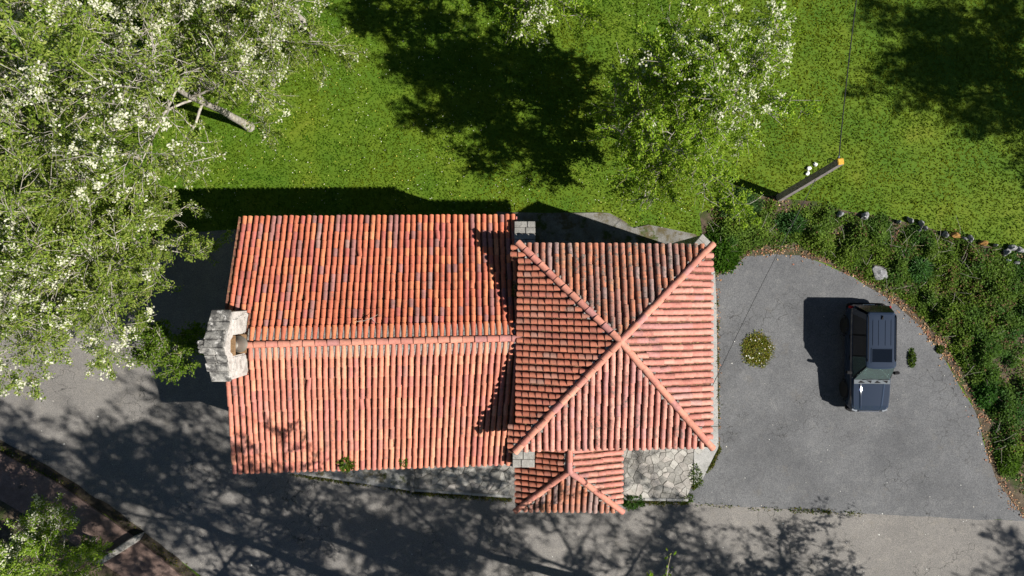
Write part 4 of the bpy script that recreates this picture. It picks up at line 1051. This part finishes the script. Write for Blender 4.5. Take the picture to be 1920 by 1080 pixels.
pp_ = np.stack([r.uniform(-22, 23, 900), r.uniform(-13.4, 1, 900)], 1); pp_ = pp_[(in_poly(pp_, LOTa) | in_poly(pp_, ROADa)) & ~in_poly(pp_, BUILD)]; pp_ = pp_[r.random(len(pp_)) < .28]
specks('fallen_petals', pp_, .022, (.03, .075), [(.6, .6, .56), (.5, .48, .42)], r, 'scattered white petals on the asphalt', 'petals')

# weeds: each a plant of its own --------------------------------------------
def weed(name, px, z0, rx, ry, n, h, label, seed, ring=0.0, cols_=((.06, .11, .014), (.09, .13, .02), (.045, .085, .012)), leafs=(.06, .13), parent=None, flower=0):
    r = np.random.default_rng(seed); root = empty(name, at(px[0], px[1], z0)); 
    a_ = r.uniform(0, 6.283, n); q = np.sqrt(r.uniform(ring, 1, n)) * (1 + .05 * np.sin(a_ * 5 + seed) + .06 * np.sin(a_ * 2 + seed * 2) + r.normal(0, .13, n)); x = np.cos(a_) * q * rx; y = np.sin(a_) * q * ry
    hz = h * r.random(n) ** .8 * np.clip(1.15 - q, .25, 1); P0 = np.stack([x, y, hz * .8], 1)
    D = unit(np.stack([np.cos(a_), np.sin(a_), r.uniform(.1, .9, n)], 1) + r.normal(0, .6, (n, 3))); N = unit(np.array([0, 0, 1.]) + r.normal(0, .5, (n, 3))); N = unit(N - D * (N * D).sum(1, keepdims=True))
    c = np.array(cols_); tint = c[r.integers(0, len(c), n)] * r.uniform(.7, 1.35, (n, 1))
    L = r.uniform(*leafs, n); leaves_mesh('leaves', P0, D, N, L, L * r.uniform(.3, .55, n), tint, root, M['leaf'])
    ln = []
    for i in range(7):
        b_ = r.uniform(0, 6.28); k = r.uniform(.3, .9); ln.append((np.array([[0, 0, -.02], [math.cos(b_)*rx*k*.5, math.sin(b_)*ry*k*.5, h * .5], [math.cos(b_)*rx*k, math.sin(b_)*ry*k, h * .8]]), np.array([.008, .006, .004]), 3))
    tubes_mesh('stem', ln, root, M['bark'])
    if flower:
        k = r.integers(0, n, flower); P1 = P0[k] + [0, 0, .04]; D1 = unit(r.normal(0, 1, (flower, 3)) * [1, 1, .2]); N1 = unit(np.array([0, 0, 1.]) + r.normal(0, .2, (flower, 3))); N1 = unit(N1 - D1 * (N1 * D1).sum(1, keepdims=True))
        leaves_mesh('flowers', P1, D1, N1, r.uniform(.04, .09, flower), r.uniform(.03, .08, flower), np.array([(.6, .58, .5)]) * r.uniform(.7, 1.1, (flower, 1)), root, M['tinted'])
    tag(root, label, 'plant'); return root
weed('weed_patch', (1420, 656), .013, .62, .72, 3400, .12, 'oval weed patch with white flowers growing through the parking lot', 1, .0, ((.19, .22, .025), (.24, .23, .04), (.22, .17, .04), (.10, .14, .02)), (.05, .11), flower=34)
weed('weed_tuft', (1709, 672), .013, .14, .38, 420, .15, 'narrow weed tuft in an asphalt crack beside the car door', 2)
weed('weed_tuft', (1762, 655), .013, .16, .14, 260, .14, 'small grass tuft on the asphalt edge by dry leaves', 3)
weed('fern', (1186, 940), .02, .46, .28, 420, .3, 'dark leafy fern at the kerb beside the porch', 4, 0, ((.03, .075, .012), (.05, .10, .016)), (.08, .17))
weed('weed_tuft', (1306, 893), .07, .26, .5, 260, .16, 'tall green weed at the concrete corner slab', 5)
weed('weed_tuft', (1288, 934), .03, .30, .18, 150, .12, 'low weed at the corner where paving meets the lot', 6)
weed('roof_weed', (650, 865), 5.35, .26, .30, 420, .28, 'large green weed rooted on the nave eaves tiles', 7, 0, ((.08, .13, .012), (.12, .15, .02), (.05, .10, .012)), (.09, .18))
weed('roof_weed', (757, 866), 5.35, .13, .16, 110, .16, 'small green weed rooted on the nave eaves tiles', 8, 0, ((.06, .13, .014),), (.06, .12))
weed('roof_weed', (968, 546), 6.45, .16, .34, 240, .25, 'straggly weed in the gutter between nave and apse', 9, 0, ((.07, .10, .02), (.16, .16, .05)), (.05, .11))
weed('roof_weed', (972, 618), 6.85, .14, .18, 120, .16, 'small pale weed at the nave ridge end by the apse', 10, 0, ((.12, .12, .05), (.09, .11, .02)), (.05, .1))
weed('shrub', (1386, 388), .0, .85, .75, 5200, 1.05, 'pale green rounded shrub at the foot of the pole', 13, 0, ((.055, .115, .030), (.075, .14, .040), (.040, .09, .020)), (.07, .13))
weed('shrub', (1352, 470), .0, .75, .85, 4200, .6, 'bright green grassy shrub beside the apse corner', 14, 0, ((.04, .105, .010), (.06, .125, .012)), (.10, .2))
for i, (x, y, rx, ry, h_, c_, w) in enumerate(((1490, 420, .7, .5, .5, (.05, .12, .03), 'dark ivy shrub on the bank below the pole foot'), (1600, 470, .8, .55, .55, (.11, .17, .03), 'bright green shrub on the bank above the boulder'), (1720, 500, .7, .6, .6, (.06, .14, .035), 'bluish green shrub on the bank behind the parked car'), (1800, 590, .75, .8, .55, (.13, .18, .025), 'yellowish green shrub on the bank beside the car tail'), (1850, 730, .6, .8, .6, (.05, .13, .022), 'deep green shrub on the bank level with the car bonnet'), (1890, 860, .55, .7, .5, (.09, .16, .02), 'fresh green shrub on the bank near the lane'))):
    weed('shrub', (x, y), 0, rx, ry, 2400, h_, w, 70 + i, 0, (c_, tuple(v * .75 for v in c_), tuple(v * 1.25 for v in c_)), (.08, .16))
# moss and grass fringe along kerb lines
r = np.random.default_rng(36); pts = []
for a, b_, k, w in (((548, 889), (770, 922), 700, .05), ((772, 924), (960, 936), 900, .06), ((1166, 941), (1290, 943), 900, .06), ((1300, 915), (1334, 872), 900, .05), ((1334, 872), (1350, 838), 500, .04), ((1347, 838), (1344, 560), 700, .04), ((1310, 946), (1560, 961), 260, .05), ((1480, 956), (1620, 963), 240, .06), ((0, 836), (115, 898), 130, .10), ((115, 898), (225, 970), 130, .10), ((225, 970), (360, 1080), 220, .10)):
    a, b_ = at(*a), at(*b_); s = r.random(k)[:, None]; pts.append(np.array(a[:2]) * (1 - s) + np.array(b_[:2]) * s + r.normal(0, w, (k, 2)))
pts = np.vstack(pts); pts = pts[r.random(len(pts)) < 1.6 * vnoise(pts[:, 0], pts[:, 1], 1.6, 61) - .1]
specks('grass_fringe', pts, .05, (.04, .10), [(.07, .10, .015), (.11, .11, .02), (.05, .08, .012), (.14, .11, .03)], r, 'mossy grass fringe along kerbs and asphalt joints', 'grass', 'leaf', .6)
# debris on the roofs
b = MB(); z_ = lambda p: p
q = [at(668, 603, 6.85), at(685, 601, 6.90), at(697, 596, 6.92), at(708, 590, 6.88)]
b.tube(q, [.012, .014, .012, .007], 5); b.tube([q[2], at(701, 602, 6.9), at(706, 606, 6.86)], [.01, .008, .005], 5); b.tube([q[1], at(690, 595, 6.9)], [.008, .004], 5)
tag(b.build('fallen_branch', M['bark'], None, 0, True), 'bare forked twig lying on the nave roof tiles', 'branch')
